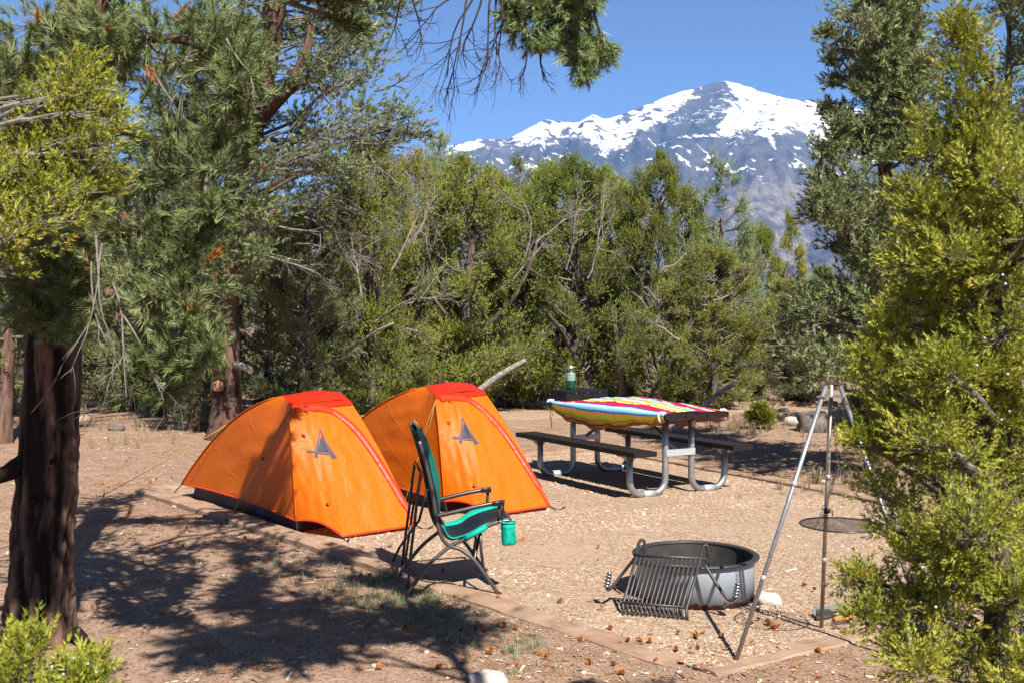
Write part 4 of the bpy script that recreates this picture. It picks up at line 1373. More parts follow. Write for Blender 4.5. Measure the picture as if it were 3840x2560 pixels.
M['orange'] = nylon('orange_nylon', (.80, .165, .003), .28, .5)
M['red'] = nylon('red_nylon', (.70, .028, .006), .25)
M['strip'] = nylon('red_orange_webbing', (.70, .05, .014), .1)
M['floor'] = nylon('dark_floor_fabric', (.035, .028, .03), .0, .5)
M['logo_grey'] = plain('grey_purple_print', (.075, .055, .08), .6, 0, .2, .08)
M['logo_dark'] = plain('dark_blue_print', (.012, .012, .035), .6, 0, .3, .08)
M['cord'] = plain('yellow_cord', (.4, .25, .03), .7, 0, .3, .1)
M['black'] = plain('black_plastic', (.006, .006, .007), .5, 0, .3, .2)
M['strap'] = plain('black_webbing', (.018, .018, .02), .8, 0, .3, .2)
M['steel_dark'] = plain('dark_powder_coat', (.045, .04, .04), .35, .3, .5, .2, 20)
M['alu'] = plain('bronze_grey_tube', (.12, .105, .095), .35, .55, .5, .15, 20)
M['teal'] = nylon('teal_fabric', (.0, .36, .26), .0, .7)
M['teal_shaded'] = nylon('shaded_teal_fabric', (.0, .16, .12), .0, .7)  # same teal cloth, darkened: the backrest's shade is put into the colour
M['blackmesh'] = nylon('black_fabric', (.012, .013, .02), .0, .38)
M['galv'] = plain('galvanised_steel', (.42, .43, .43), .38, .75, .5, .2, 35, .05)
M['galv_tan'] = plain('weathered_steel_pole', (.40, .33, .24), .45, .6, .5, .2, 30)
M['steel_grey'] = plain('dull_grey_steel', (.10, .12, .115), .6, .1, .4, .2)
M['plate'] = plain('bright_weld_plate', (.62, .64, .66), .4, .5, .5, .1, 35)
M['board'] = plain('dark_brown_board', (.016, .011, .010), .6, 0, .2, .25, 18, .15)
M['iron'] = plain('black_iron', (.05, .046, .044), .5, .35, .5, .35, 30, .1)
M['chrome'] = plain('steel_coil', (.35, .34, .34), .3, .9, .5, .1)


def ring_material():
    t = NT('grey_painted_steel')
    c = t.coord()
    n = t.noise(c, 9, 5, .65)
    tc = t.node('ShaderNodeTexCoord')
    sx = t.node('ShaderNodeSeparateXYZ'); t.link(tc.outputs['Object'], sx.inputs[0])
    col = t.ramp(n, [(.3, (.29, .325, .36)), (.7, (.40, .435, .475))])
    edge = t.math('ADD', sx.outputs[2], t.math('MULTIPLY', t.noise(c, 22, 6, .75), -.085))
    rust = t.ramp(t.math('ADD', t.math('MULTIPLY', edge, 10), .5), [(.44, (1, 1, 1)), (.5, (0, 0, 0))])
    col = t.mix(rust, col, t.ramp(n, [(.3, (.09, .03, .02)), (.7, (.17, .07, .045))]))
    vo = t.noise(c, 60, 2, .5)
    col = t.mix(t.ramp(vo, [(.70, (0, 0, 0)), (.74, (1, 1, 1))]), col, (.14, .06, .04))
    t.base(col, .72); t.set(.5, .0, .4)
    return t.m


def timber_material():
    t = NT('weathered_landscape_timber')
    c = t.coord('Object', (1, 1, 1))
    n = t.noise(t.coord('Object', (9, 1.2, 9)), 6, 6, .65)
    d = t.noise(c, 3, 5, .6)
    col = t.ramp(n, [(.3, (.20, .12, .077)), (.65, (.34, .215, .145))])
    col = t.mix(t.ramp(d, [(.42, (0, 0, 0)), (.6, (1, 1, 1))]), col, (.39, .26, .18))
    t.base(col); t.set(.9, 0, .1); t.bump(n, .5, .01)
    return t.m


M['ring'] = ring_material()
M['soot'] = plain('sooty_steel', (.045, .042, .04), .8, .1, .3, .35, 14)
M['timber'] = timber_material()


def rock_material(name, a, b, cc):
    t = NT(name)
    c = t.coord()
    n = t.noise(c, 6, 6, .65); f = t.noise(c, 40, 4, .7)
    col = t.ramp(n, [(.3, a), (.6, b), (.8, cc)])
    col = t.mix(t.math('MULTIPLY', f, .35), col, tuple(x * .6 for x in a))
    t.base(col); t.set(.85, 0, .2); t.bump(t.math('ADD', n, t.math('MULTIPLY', f, .4)), .6, .03)
    return t.m


M['rock_grey'] = rock_material('grey_brown_rock', (.14, .115, .1), (.22, .185, .16), (.3, .24, .2))
M['rock_pale'] = rock_material('pale_pink_rock', (.52, .42, .37), (.66, .56, .5), (.74, .66, .6))
M['rock_tan'] = rock_material('tan_rock', (.38, .24, .15), (.55, .4, .28), (.64, .52, .4))

# ------------------------------------------------------------------ timbers that edge the gravel pad
def timber(a, b, w, h, label, seed, sink=.0):
    rg_ = np.random.default_rng(seed)
    a, b = V(*a[:2], 0), V(*b[:2], 0)
    L = np.linalg.norm(b - a); d = (b - a) / L; s = V(-d[1], d[0], 0)
    n = 14
    rows = []
    for i in range(n + 1):
        u = i / n
        c = a + d * L * u
        j = rg_.normal(size=4) * .004
        w0, w1 = w / 2 + j[0], w / 2 + j[1]
        z = h + j[2] * .8 - sink * u
        rows.append([c - s * w0 - V(0, 0, .08), c - s * w0 + V(0, 0, z - .012), c - s * (w0 - .014) + V(0, 0, z), c + s * (w1 - .014) + V(0, 0, z + j[3] * .4), c + s * w1 + V(0, 0, z - .012), c + s * w1 - V(0, 0, .08)])
    mb = MB().grid(rows, 0, False)
    k = len(rows[0])
    mb.poly(rows[0], [tuple(range(k))]); mb.poly(rows[-1], [tuple(range(k - 1, -1, -1))])
    o = mb.build('timber', M['timber'])
    ang = math.atan2(d[1], d[0])
    # object axes along the beam so that the grain runs with it
    n_ = len(o.data.vertices); co = np.zeros(n_ * 3, np.float32); o.data.vertices.foreach_get('co', co)
    co = co.reshape(-1, 3) - a
    ca, sa = math.cos(-(ang - math.pi / 2)), math.sin(-(ang - math.pi / 2))
    co = np.stack([co[:, 0] * ca - co[:, 1] * sa, co[:, 0] * sa + co[:, 1] * ca, co[:, 2]], -1)
    o.data.vertices.foreach_set('co', co.astype(np.float32).ravel()); o.data.update()
    o.location = tuple(a); o.rotation_euler = (0, 0, ang - math.pi / 2)
    tag(o, label, 'timber', 'timbers edging the gravel pad')
    return o


def lerp(a, b, t):
    return a + (b - a) * t


e = PAD
timber(lerp(e[0], e[1], .0), lerp(e[0], e[1], .333), .2, .05, 'long edging timber beside the dark floor of the front tent', 1)
timber(lerp(e[0], e[1], .336), lerp(e[0], e[1], .64), .19, .045, 'edging timber running between the front tent and the camp chair', 2)
timber(lerp(e[0], e[1], .643), lerp(e[0], e[1], .975), .17, .022, 'dusty edging timber in front of the camp chair, half sunk in dirt', 3, .008)
timber(lerp(e[1], e[2], .0), lerp(e[1], e[2], .42), .17, .010, 'edging timber at the bottom beside the foot of the tripod', 4)
timber(lerp(e[1], e[2], .425), lerp(e[1], e[2], .98), .18, .035, 'edging timber half hidden under the near right juniper', 5)
timber(lerp(e[2], e[3], .02), lerp(e[2], e[3], .48), .17, .045, 'edging timber along the shaded ground right of the picnic table', 6)
timber(lerp(e[2], e[3], .484), lerp(e[2], e[3], .98), .17, .045, 'edging timber behind the right bench of the picnic table', 7)
timber(lerp(e[3], e[0], .02), lerp(e[3], e[0], .40), .17, .05, 'edging timber behind the left bench of the picnic table', 8)
timber(lerp(e[3], e[0], .404), lerp(e[3], e[0], .99), .17, .05, 'edging timber behind the two tents', 9)
timber((2.6, 17.55), (6.0, 17.85), .17, .1, 'far edging timber along the front of the gravel path behind the table', 10)
timber((3.2, 20.0), (6.4, 20.35), .17, .12, 'far edging timber along the back of the gravel path behind the table', 11)

# ------------------------------------------------------------------ tents
def tent(name, label, off, zk, seed):
    rg_ = np.random.default_rng(seed)
    O = V(off[0], off[1], 0)
    q = lambda x, y, z: V(x, y, z * zk) + O
    L, F, RR = q(-1.62, 7.74, .105), q(-1.235, 7.52, .03), q(-.735, 7.90, .04)
    BR, BL = q(-2.25, 10.0, .13), q(-3.02, 9.42, .13)
    C1, C2 = q(-1.712, 7.95, .955), q(-1.315, 8.33, .97)
    C4, C3 = q(-1.835, 8.25, 1.012), q(-1.44, 8.64, 1.015)
    root = thing(name, label, 'tent', q(-1.9, 8.7, 0), 'orange tents on the gravel pad')
    CF = lerp(C1, C2, .5)
    segs = [(L, F, C1, CF), (F, RR, CF, C2), (RR, BR, C2, C3), (BR, BL, C3, C4), (BL, L, C4, C1)]
    bl = [.045, .012, .03, .13, .13, .045]     # bulge at L, F, R, BR, BL, L
    cen = q(-1.75, 8.5, 0)

    def surf(k, u, t):
        h0, h1, c0, c1 = segs[k]
        H = lerp(h0, h1, u); C = lerp(c0, c1, u)
        P = lerp(C, H, t)
        b = lerp(bl[k], bl[k + 1], u)
        if k >= 2:
            b -= (.05 if k != 3 else .03) * math.sin(math.pi * u)          # cloth pulls in between the poles
        out = nrm(V(*(P - cen)[:2], 0))
        P = P + (out * .7 + V(0, 0, .72)) * b * math.sin(math.pi * min(1, t ** .85)) ** .9
        # hem sags upward between the pegs
        if t > .7:
            arc = {0: .045, 1: .0, 2: .05, 3: .05, 4: .03}[k]
            P = P + V(0, 0, arc * math.sin(math.pi * u) * ((t - .7) / .3) ** 2)
        # folds pulled from the corners
        f = math.sin(u * 21 + k * 2 + t * 3 + 1.7 * math.sin(t * 5 + k)) * .0028 * math.sin(math.pi * u) * (.3 + t)
        f += (float(vnoise(u * 7 + k * 9, t * 9, seed)) - .5) * .016 * math.sin(math.pi * min(u + .1, 1))
        return P + out * f

    nU, nT = 26, 34
    mb = MB()
    for k in range(5):
        mb.grid([[surf(k, i / nU, j / nT) for j in range(nT + 1)] for i in range(nU + 1)], 0, True)
    mb.build('fly', M['orange'], root)
    # red cap over the crossing of the poles
    rows = []
    for i in range(15):
        u = i / 14
        row = []
        for j in range(11):
            v = j / 10
            P = lerp(lerp(C1, C2, u), lerp(C4, C3, u), v)
            P = P + V(0, 0, .05 * math.sin(math.pi * u) ** .8 * math.sin(math.pi * min(1, .02 + v * .98)) ** .6 + .004)
            row.append(P)
        rows.append(row)
    cap = MB().grid(rows, 0, True)
    # its edges lap a little over the orange cloth
    for k, c_a, c_b in ((0, 0, .5), (1, .5, 1)):
        pts = [[surf(k, i / 10, t) + V(.004, -.008, .004) for t in (0, .02, .045)] for i in range(11)]
        cap.grid(pts, 0, True)
    cap.build('roof_cap', M['red'], root)
    # red hem tape
    for nm, ks in (('hem_tape', (4, 0, 1)), ('hem_tape', (2, 3))):
        pts = [surf(k, i / 20, 1.0) for k in ks for i in range(0, 21) if not (i == 0 and k != ks[0])]
        MB().tube(pts, .009, 6).build(nm, M['strip'], root)
    # zip flap
    path = [(0, .13, .045), (0, .5, .04), (0, .95, .05), (1, .3, .085), (1, .55, .16), (1, .72, .27), (1, .83, .42), (1, .9, .6), (1, .955, .8), (1, .985, .985)]
    pp = smooth_path([surf(*a_) for a_ in path], 8)
    prm = smooth_path([V(a_[0] + a_[1], a_[2], 0) for a_ in path], 8)

    def snorm(s, t):
        k, u = (0, s) if s < 1 else (1, min(s - 1, .999))
        e_ = .02
        a_ = surf(k, min(u + e_, 1), t) - surf(k, max(u - e_, 0), t)
        b_ = surf(k, u, min(t + e_, 1)) - surf(k, u, max(t - e_, 0))
        n_ = nrm(np.cross(a_, b_))
        return n_ if n_[1] < 0 else -n_

    strip = []
    for i in range(len(pp)):
        tg = nrm(pp[min(i + 1, len(pp) - 1)] - pp[max(i - 1, 0)])
        n_ = snorm(prm[i][0], prm[i][1])
        sd = nrm(np.cross(tg, n_))
        hw = .030 * (1 if i < len(pp) - 6 else .6)
        w = .002 * math.sin(i * 1.3)
        strip.append([pp[i] - sd * hw + n_ * .006, pp[i] - sd * hw * .4 + n_ * (.019 + w), pp[i] + sd * hw * .5 + n_ * (.021 - w), pp[i] + sd * hw + n_ * .006])
    MB().grid(strip, 0, True).build('zip_flap', M['strip'], root)
    # seam cord lines along the poles
    for k in (0, 4):
        MB().tube([surf(k, 0, j / 20) + V(-.004, -.004, 0) for j in range(1, 21)], .0055, 5).build('seam', M['orange'], root)
    # printed emblem on the door: a capital A with a foot that runs to the left
    c0 = (0, .80, .34)

    def onface(x, y):
        """metres on the door cloth -> world, x to the right, y up"""
        s = .80 + x / .27
        t = .34 - y / .93
        k, u = (0, s) if s < 1 else (1, s - 1)
        return surf(k, u, t) + snorm(s, t) * .006

    def decal(nm, poly_, mat, lift=0.0):
        # poly_ is a list of quads, each cut fine enough to lie on the cloth
        mb_ = MB()
        for a_, b_, c_, d_ in poly_:
            n = 6
            rows_ = []
            for i in range(n + 1):
                row = []
                for j in range(n + 1):
                    u, v = i / n, j / n
                    xy = lerp(lerp(V(*a_), V(*b_), u), lerp(V(*d_), V(*c_), u), v)
                    pt = onface(xy[0], xy[1])
                    row.append(pt + snorm(.9, .3) * lift)
                rows_.append(row)
            mb_.grid(rows_, 0, True)
        mb_.build(nm, mat, root)

    decal('emblem', [((-.068, -.105), (-.04, -.105), (.012, .11), (.004, .11)), ((.004, .11), (.012, .11), (.088, -.098), (.062, -.098)),
                     ((-.11, -.078), (-.11, -.06), (.05, -.055), (.05, -.073))], M['logo_grey'])
    decal('emblem_fill', [((-.03, -.053), (.048, -.05), (.01, .06), (.006, .06))], M['logo_dark'], .001)
    # toggles
    for s, t in ((.3, .28), (.75, .80), (1.2, .06), (.45, .07)):
        k, u = (0, s) if s < 1 else (1, s - 1)
        p = surf(k, u, t); n_ = snorm(s, t)
        MB().tube([p + n_ * .004, p + n_ * .02, p + n_ * .022 + V(.02, 0, -.012)], .0065, 6).build('toggle', M['strip'], root)
    # bathtub floor
    fl = [q(-1.60, 7.80, 0), q(-1.02, 8.30, 0), q(-2.26, 9.86, 0), q(-2.90, 9.36, 0)]
    up = [p + (q(-1.95, 8.8, 0) - p) * .03 + V(0, 0, .2) for p in fl]
    mb = MB()
    for i in range(4):
        j = (i + 1) % 4
        rows = []
        for a_ in range(25):
            u = a_ / 24
            col = []
            for b_ in range(6):
                v = b_ / 5
                P = lerp(lerp(fl[i], fl[j], u), lerp(up[i], up[j], u), v)
                P = P + V(0, 0, .004) + nrm(P - q(-1.95, 8.8, P[2])) * ((float(vnoise(u * 14 + i * 5, v * 2, seed + 4)) - .5) * .05 * math.sin(math.pi * v) - .02 * math.sin(math.pi * u))
                col.append(P)
            rows.append(col)
        mb.grid(rows, 0, True)
    mb.poly([p + V(0, 0, .006) for p in fl], [(0, 1, 2, 3)], 0)
    mb.build('floor_tub', M['floor'], root)
    # pegs with their straps
    for hem, dirv in ((L, (.03, -.09)), (F, (.05, -.1)), (RR, (.10, .0)), (BL, (-.14, .05)), (BR, (-.02, .14))):
        g = V(hem[0] + dirv[0], hem[1] + dirv[1], 0)
        MB().tube([hem + V(0, 0, -.005), lerp(hem, g, .5) + V(0, 0, -.01), g + V(0, 0, .012)], .006, 5).build('strap', M['strap'], root)
        MB().tube([g + V(dirv[0] * .3, dirv[1] * .3, .035), g + V(0, 0, .018), g + V(-dirv[0] * .3, -dirv[1] * .3, -.05)], .0075, 6).build('peg', M['black'], root)
    # guy lines
    a1 = surf(0, .0, .06) + V(-.004, -.01, 0)
    g1 = q(-2.25, 8.12, .02) if off[0] == 0 else q(-1.98, 7.75, .02)
    m1 = lerp(a1, g1, .42)
    for dx in (-.012, .012):
        MB().tube([a1, lerp(a1, m1, .5) + V(dx, 0, 0), m1], .0028, 5).build('guy_line', M['cord'], root)
    MB().tube([m1, g1], .0028, 5).build('guy_line', M['cord'], root)
    MB().obox(m1, (.008, 0, 0), (0, .006, 0), (0, 0, .013), 0, .002).build('tensioner', M['black'], root)
    MB().tube([g1 + V(-.01, 0, .03), g1 + V(.02, 0, -.06)], .007, 6).build('peg', M['black'], root)
    a2 = surf(4, .0, .42)
    g2 = q(-3.75, 9.45, .02)
    MB().tube([a2, lerp(a2, g2, .5) + V(0, 0, -.01), g2], .0034, 5).build('guy_line', M['cord'], root)
    MB().tube([g2 + V(.01, 0, .03), g2 + V(-.02, 0, -.06)], .007, 6).build('peg', M['black'], root)
    return root


tent('tent', 'orange tent in front on the left, dark streak of shade on its side', (0, 0), 1.0, 5)
tent('tent', 'orange tent standing farther back, partly behind the camp chair', (1.06, .85), 1.025, 9)

# ------------------------------------------------------------------ camp chair
CO = G(1688.6, 2232)
CF_, CW_ = nrm(V(.987, .16, 0)), nrm(V(-.16, .987, 0))


def cp(cx, cy, side=0.0):
    k = .000722
    return CO + CF_ * (cx - 620) * k + CW_ * side + V(0, 0, max(.0, (1465 - cy) * k))


chair = thing('camp_chair', 'teal and black folding camp chair with a cup holder facing the fire ring', 'chair', CO + CW_ * .25)
W = .5
r_ = .0115
for s in (0, W):
    o_ = -.04 if s == 0 else .04
    MB().tube(smooth_path([cp(345, 130, s) if s else cp(372, 215, s), cp(420, 380, s), cp(470, 590, s), cp(500, 780, s), cp(520, 900, s), cp(560, 1010, s), cp(620, 1065, s), cp(710, 1100, s - .0), cp(810, 1180, s + o_ * .4), cp(900, 1300, s + o_ * .8), cp(1010, 1462, s + o_)], 5), r_, 10).build('back_leg_tube', M['alu'], chair)
    MB().tube(smooth_path([cp(1110, 872, s), cp(1000, 885, s), cp(900, 925, s), cp(745, 1008, s), cp(600, 1080, s), cp(440, 1210, s + o_ * .4), cp(310, 1370, s + o_ * .8), cp(238, 1448, s + o_)], 5), r_, 10).build('seat_leg_tube', M['alu'], chair)
    MB().tube(smooth_path([cp(385, 470, s), cp(365, 600, s), cp(330, 900, s), cp(295, 1180, s + o_ * .5), cp(280, 1360, s + o_)], 5), .009, 8).build('rear_strut', M['steel_dark'], chair)
    MB().tube([cp(438, 600, s), cp(370, 850, s), cp(255, 1200, W - s), cp(190, 1330, W - s)], .008, 8).build('cross_strut', M['steel_dark'], chair)
    MB().tube(smooth_path([cp(490, 815, s - .03), cp(640, 785, s - .035), cp(830, 745, s - .035), cp(1040, 712, s - .03)], 4), .013, 10).build('armrest', M['steel_dark'], chair)
    MB().obox(cp(995, 728, s - .032), CF_ * .035, CW_ * .02, V(0, 0, .012), 0, .006).build('arm_bracket', M['black'], chair)
    MB().tube([cp(1016, 735, s - .025), cp(1012, 880, s)], .01, 8).build('arm_post', M['alu'], chair)
    MB().tube([cp(238, 1440, s + o_), cp(228, 1465, s + o_)], .017, 10).build('foot', M['black'], chair)
    MB().tube([cp(1003, 1452, s + o_), cp(1018, 1465, s + o_)], .017, 10).build('foot', M['black'], chair)
    MB().tube([cp(280, 1350, s + o_), cp(278, 1375, s + o_)], .013, 8).build('strut_clip', M['black'], chair)
MB().tube([cp(868, 950, .02), cp(872, 1100, .02), cp(890, 1290, -.02)], .009, 8).build('front_strut', M['steel_dark'], chair)
MB().tube([cp(950, 920, W - .02), cp(905, 1040, W * .5), cp(815, 1180, .0)], .009, 8).build('front_strut', M['steel_dark'], chair)
MB().tube([cp(868, 950, W - .02), cp(880, 1100, W * .6), cp(890, 1290, W)], .009, 8).build('front_strut', M['steel_dark'], chair)
MB().tube([cp(385, 470, 0), cp(385, 470, W)], .009, 8).build('back_bar', M['steel_dark'], chair)
MB().tube([cp(1110, 872, 0), cp(1116, 868, W / 2), cp(1110, 872, W)], .011, 8).build('front_bar', M['alu'], chair)


def sling(prof, sagf, edges, nm, mat_edge, mat_mid, thick):
    """Padded sling between two side tubes, split across its width at edges."""
    P = smooth_path(prof, 6)
    n = len(P)
    cuts = [0] + edges + [1]
    for pi_ in range(len(cuts) - 1):
        v0, v1 = cuts[pi_], cuts[pi_ + 1]
        mb = MB()
        for face in (0, 1):
            rows = []
            for i in range(n):
                row = []
                tg = nrm(P[min(i + 1, n - 1)] - P[max(i - 1, 0)])
                nn = nrm(np.cross(CW_, tg))
                if nn[2] < 0 and abs(nn[2]) > .5: nn = -nn
                for j in range(9):
                    v = lerp(v0, v1, j / 8)
                    local = j / 8
                    pad = thick * (math.sin(math.pi * min(1, max(0, local))) ** .4) * (.5 if face == 0 else -.5)
                    sg = sagf * math.sin(math.pi * v) * math.sin(math.pi * (i / (n - 1)))
                    row.append(P[i] + CW_ * (v * W) + nn * (pad - sg + (float(vnoise(i * .4, v * 6, 3)) - .5) * .01))
                rows.append(row)
            mb.grid(rows if face == 0 else [r0[::-1] for r0 in rows], 0, True)
        mb.build(nm[pi_], mat_edge if pi_ in (0, len(cuts) - 2) else mat_mid, chair)


sling([cp(548, 890), cp(590, 965), cp(650, 1005), cp(740, 985), cp(850, 925), cp(960, 885), cp(1080, 868), cp(1122, 872)], .05, [.11, .90], ['seat_edge', 'seat', 'seat_edge'], M['teal'], M['blackmesh'], .016)
sling([cp(352, 140), cp(385, 215), cp(430, 400), cp(478, 600), cp(508, 780), cp(540, 900)], .05, [.07, .93], ['back_edge', 'backrest', 'back_edge'], M['blackmesh'], M['teal_shaded'], .028)
# teal pad at the head end of the backrest
rows = []
for i in range(9):
    u = i / 8
    rows.append([lerp(lerp(cp(340, 105, .28), cp(340, 105, W - .02), j / 10), lerp(cp(385, 210, .28), cp(385, 210, W - .02), j / 10), u) + CF_ * (.026 * math.sin(math.pi * u) ** .5 + .018) for j in range(11)])
MB().grid(rows, 0, True).build('head_pad', M['teal'], chair)
# teal sleeve round the near seat rail
MB().tube([cp(735, 1012, -.002), cp(830, 962, -.002), cp(915, 915, -.002)], .0165, 10).build('rail_sleeve', M['teal'], chair)
# mesh cup holder hanging off the front corner
c_ = cp(1082, 880, -.045)
cup_ = MB().lathe(c_ + V(0, 0, -.125), [(.002, 0), (.036, .0), (.039, .01), (.038, .04), (.041, .07), (.038, .1), (.042, .125), (.039, .125), (.036, .1), (.036, .01)], 28)
cup_.v = [tuple(np.array(p) + (np.array(p) - c_) * V(1, 1, 0) * (.6 * (float(vnoise(math.atan2(p[1] - c_[1], p[0] - c_[0]) * 2.2, p[2] * 45, 3)) - .5) * min(1, (c_[2] - p[2]) / .03))) for p in cup_.v]
cup_.build('cup_holder', M['teal'], chair)
MB().tube([c_ + V(.044 * math.cos(a), .044 * math.sin(a), .004) for a in np.linspace(0, 2 * math.pi, 25)[:-1]], .004, 6, closed=True).build('cup_rim', M['teal'], chair)
MB().tube(smooth_path([c_ + V(0, 0, .004) - CF_ * .04, cp(1040, 868, -.01), cp(1050, 700, -.03)], 3), .006, 6).build('cup_strap', M['strap'], chair)

# ------------------------------------------------------------------ picnic table
TL, TW_ = nrm(V(-.496, .868, 0)), nrm(V(.868, .496, 0))
T0 = V(1.367, 9.2, 0)
LEN, TWID, TH = 2.1, .74, .775


def tp(l, w, z):
    return T0 + TL * l + TW_ * w + V(0, 0, z)


table = thing('picnic_table', 'dark topped picnic table with galvanised pipe legs and two benches', 'table', tp(LEN / 2, TWID / 2, 0))
for k in range(3):
    MB().obox(tp(LEN / 2, (k + .5) * TWID / 3, TH - .022), TL * LEN / 2, TW_ * (TWID / 6 - .003), V(0, 0, .022), 0, .006).build('top_plank', M['board'], table)
for w in (-.21, TWID + .19):
    MB().obox(tp(LEN / 2, w, .455 - .022), TL * LEN / 2, TW_ * .125, V(0, 0, .022), 0, .006).build('bench_plank', M['board'], table)
for l in (.27, LEN - .27):
    for sgn in (-1, 1):
        cw = TWID / 2
        ins, outw = cw + sgn * .155, cw + sgn * (cw + .19)
        rb = .13
        pts = [tp(l, ins, TH - .05), tp(l, ins, .4), tp(l, ins, .033 + rb)]
        for a in (15, 30, 45, 60, 75):
            pts.append(tp(l, ins + sgn * (rb - rb * math.cos(R(a))), .033 + rb - rb * math.sin(R(a))))
        pts += [tp(l, ins + sgn * rb, .033), tp(l, outw - sgn * rb, .033)]
        for a in (15, 30, 45, 60, 75):
            pts.append(tp(l, outw - sgn * rb + sgn * rb * math.sin(R(a)), .033 + rb - rb * math.cos(R(a))))
        pts += [tp(l, outw, .033 + rb), tp(l, outw, .41)]
        MB().tube(pts, .031, 14).build('leg_pipe', M['galv'], table)
        MB().tube([tp(l, cw + sgn * .30, .033), tp(l, cw + sgn * .41, .033)], .0335, 14).build('pipe_sleeve', M['plate'], table)
        MB().obox(tp(l, outw, .402), TL * .05, TW_ * .115, V(0, 0, .006), 0, .002).poly([tp(l - .003, outw - .1, .396), tp(l - .003, outw + .1, .396), tp(l - .003, outw + .03, .34), tp(l - .003, outw - .03, .34), tp(l + .003, outw - .1, .396), tp(l + .003, outw + .1, .396), tp(l + .003, outw + .03, .34), tp(l + .003, outw - .03, .34)], [(0, 1, 2, 3), (7, 6, 5, 4), (0, 3, 7, 4), (1, 5, 6, 2), (3, 2, 6, 7)]).build('bench_bracket', M['galv'], table)
    MB().obox(tp(l - .036, TWID / 2, .40), TL * .004, TW_ * .17, V(0, 0, .03), 0, .001).build('cross_plate', M['plate'], table)
    MB().obox(tp(l, TWID / 2, TH - .06), TL * .02, TW_ * .33, V(0, 0, .014), 0, .002).build('top_bearer', M['galv'], table)
MB().tube([tp(.27, TWID / 2, .40), tp(.85, TWID / 2, TH - .06)], .019, 10).build('brace', M['galv'], table)
MB().tube([tp(LEN - .27, TWID / 2, .40), tp(LEN - .85, TWID / 2, TH - .06)], .019, 10).build('brace', M['galv'], table)
MB().obox(tp(.27 - .033, TWID / 2 + .155, .66), TL * .002, TW_ * .022, V(0, 0, .03)).build('label_sticker', plain('orange_white_sticker', (.75, .42, .25), .6, 0, .3, .3, 80), table)

# ------------------------------------------------------------------ striped tablecloth
def cloth_material():
    t = NT('striped_cloth')
    uv = t.attr('stripe')
    red, olive, cream, orange = (.62, .012, .045), (.52, .42, .02), (.86, .74, .42), (.72, .27, .02)
    sky_, blue, purple, white, maroon = (.30, .68, .82), (.02, .16, .45), (.13, .06, .28), (.82, .84, .85), (.2, .02, .03)
    salmon = (.62, .26, .2)
    seq = [(orange, .03), (maroon, .008), (orange, .02), (olive, .012), (red, .006), (olive, .045), (orange, .02), (blue, .018), (sky_, .03), (white, .012), (sky_, .015), (purple, .018), (red, .055), (cream, .014), (olive, .03), (cream, .018), (sky_, .02),
           (orange, .012), (olive, .03), (sky_, .02), (white, .012), (blue, .014), (red, .07), (blue, .012), (sky_, .026), (cream, .016), (red, .03), (olive, .035), (cream, .03), (orange, .02), (red, .03), (sky_, .03), (cream, .03), (salmon, .09)]
    tot = sum(w for _, w in seq)
    stops, p = [], 0
    for c, w in seq[:31] + seq[-1:]:
        stops.append((p / tot, tuple(min(.95, x * 1.15) for x in c))); p += w
    col = t.ramp(uv, stops, 'CONSTANT')
    n = t.noise(t.coord(), 320, 2, .5)
    t.base(col); t.set(.55, 0, .35)
    t.bump(t.math('ADD', t.noise(t.coord(), 9, 3, .5), t.math('MULTIPLY', n, .06)), .25, .02)
    t.translucent(col, .28)
    return t.m


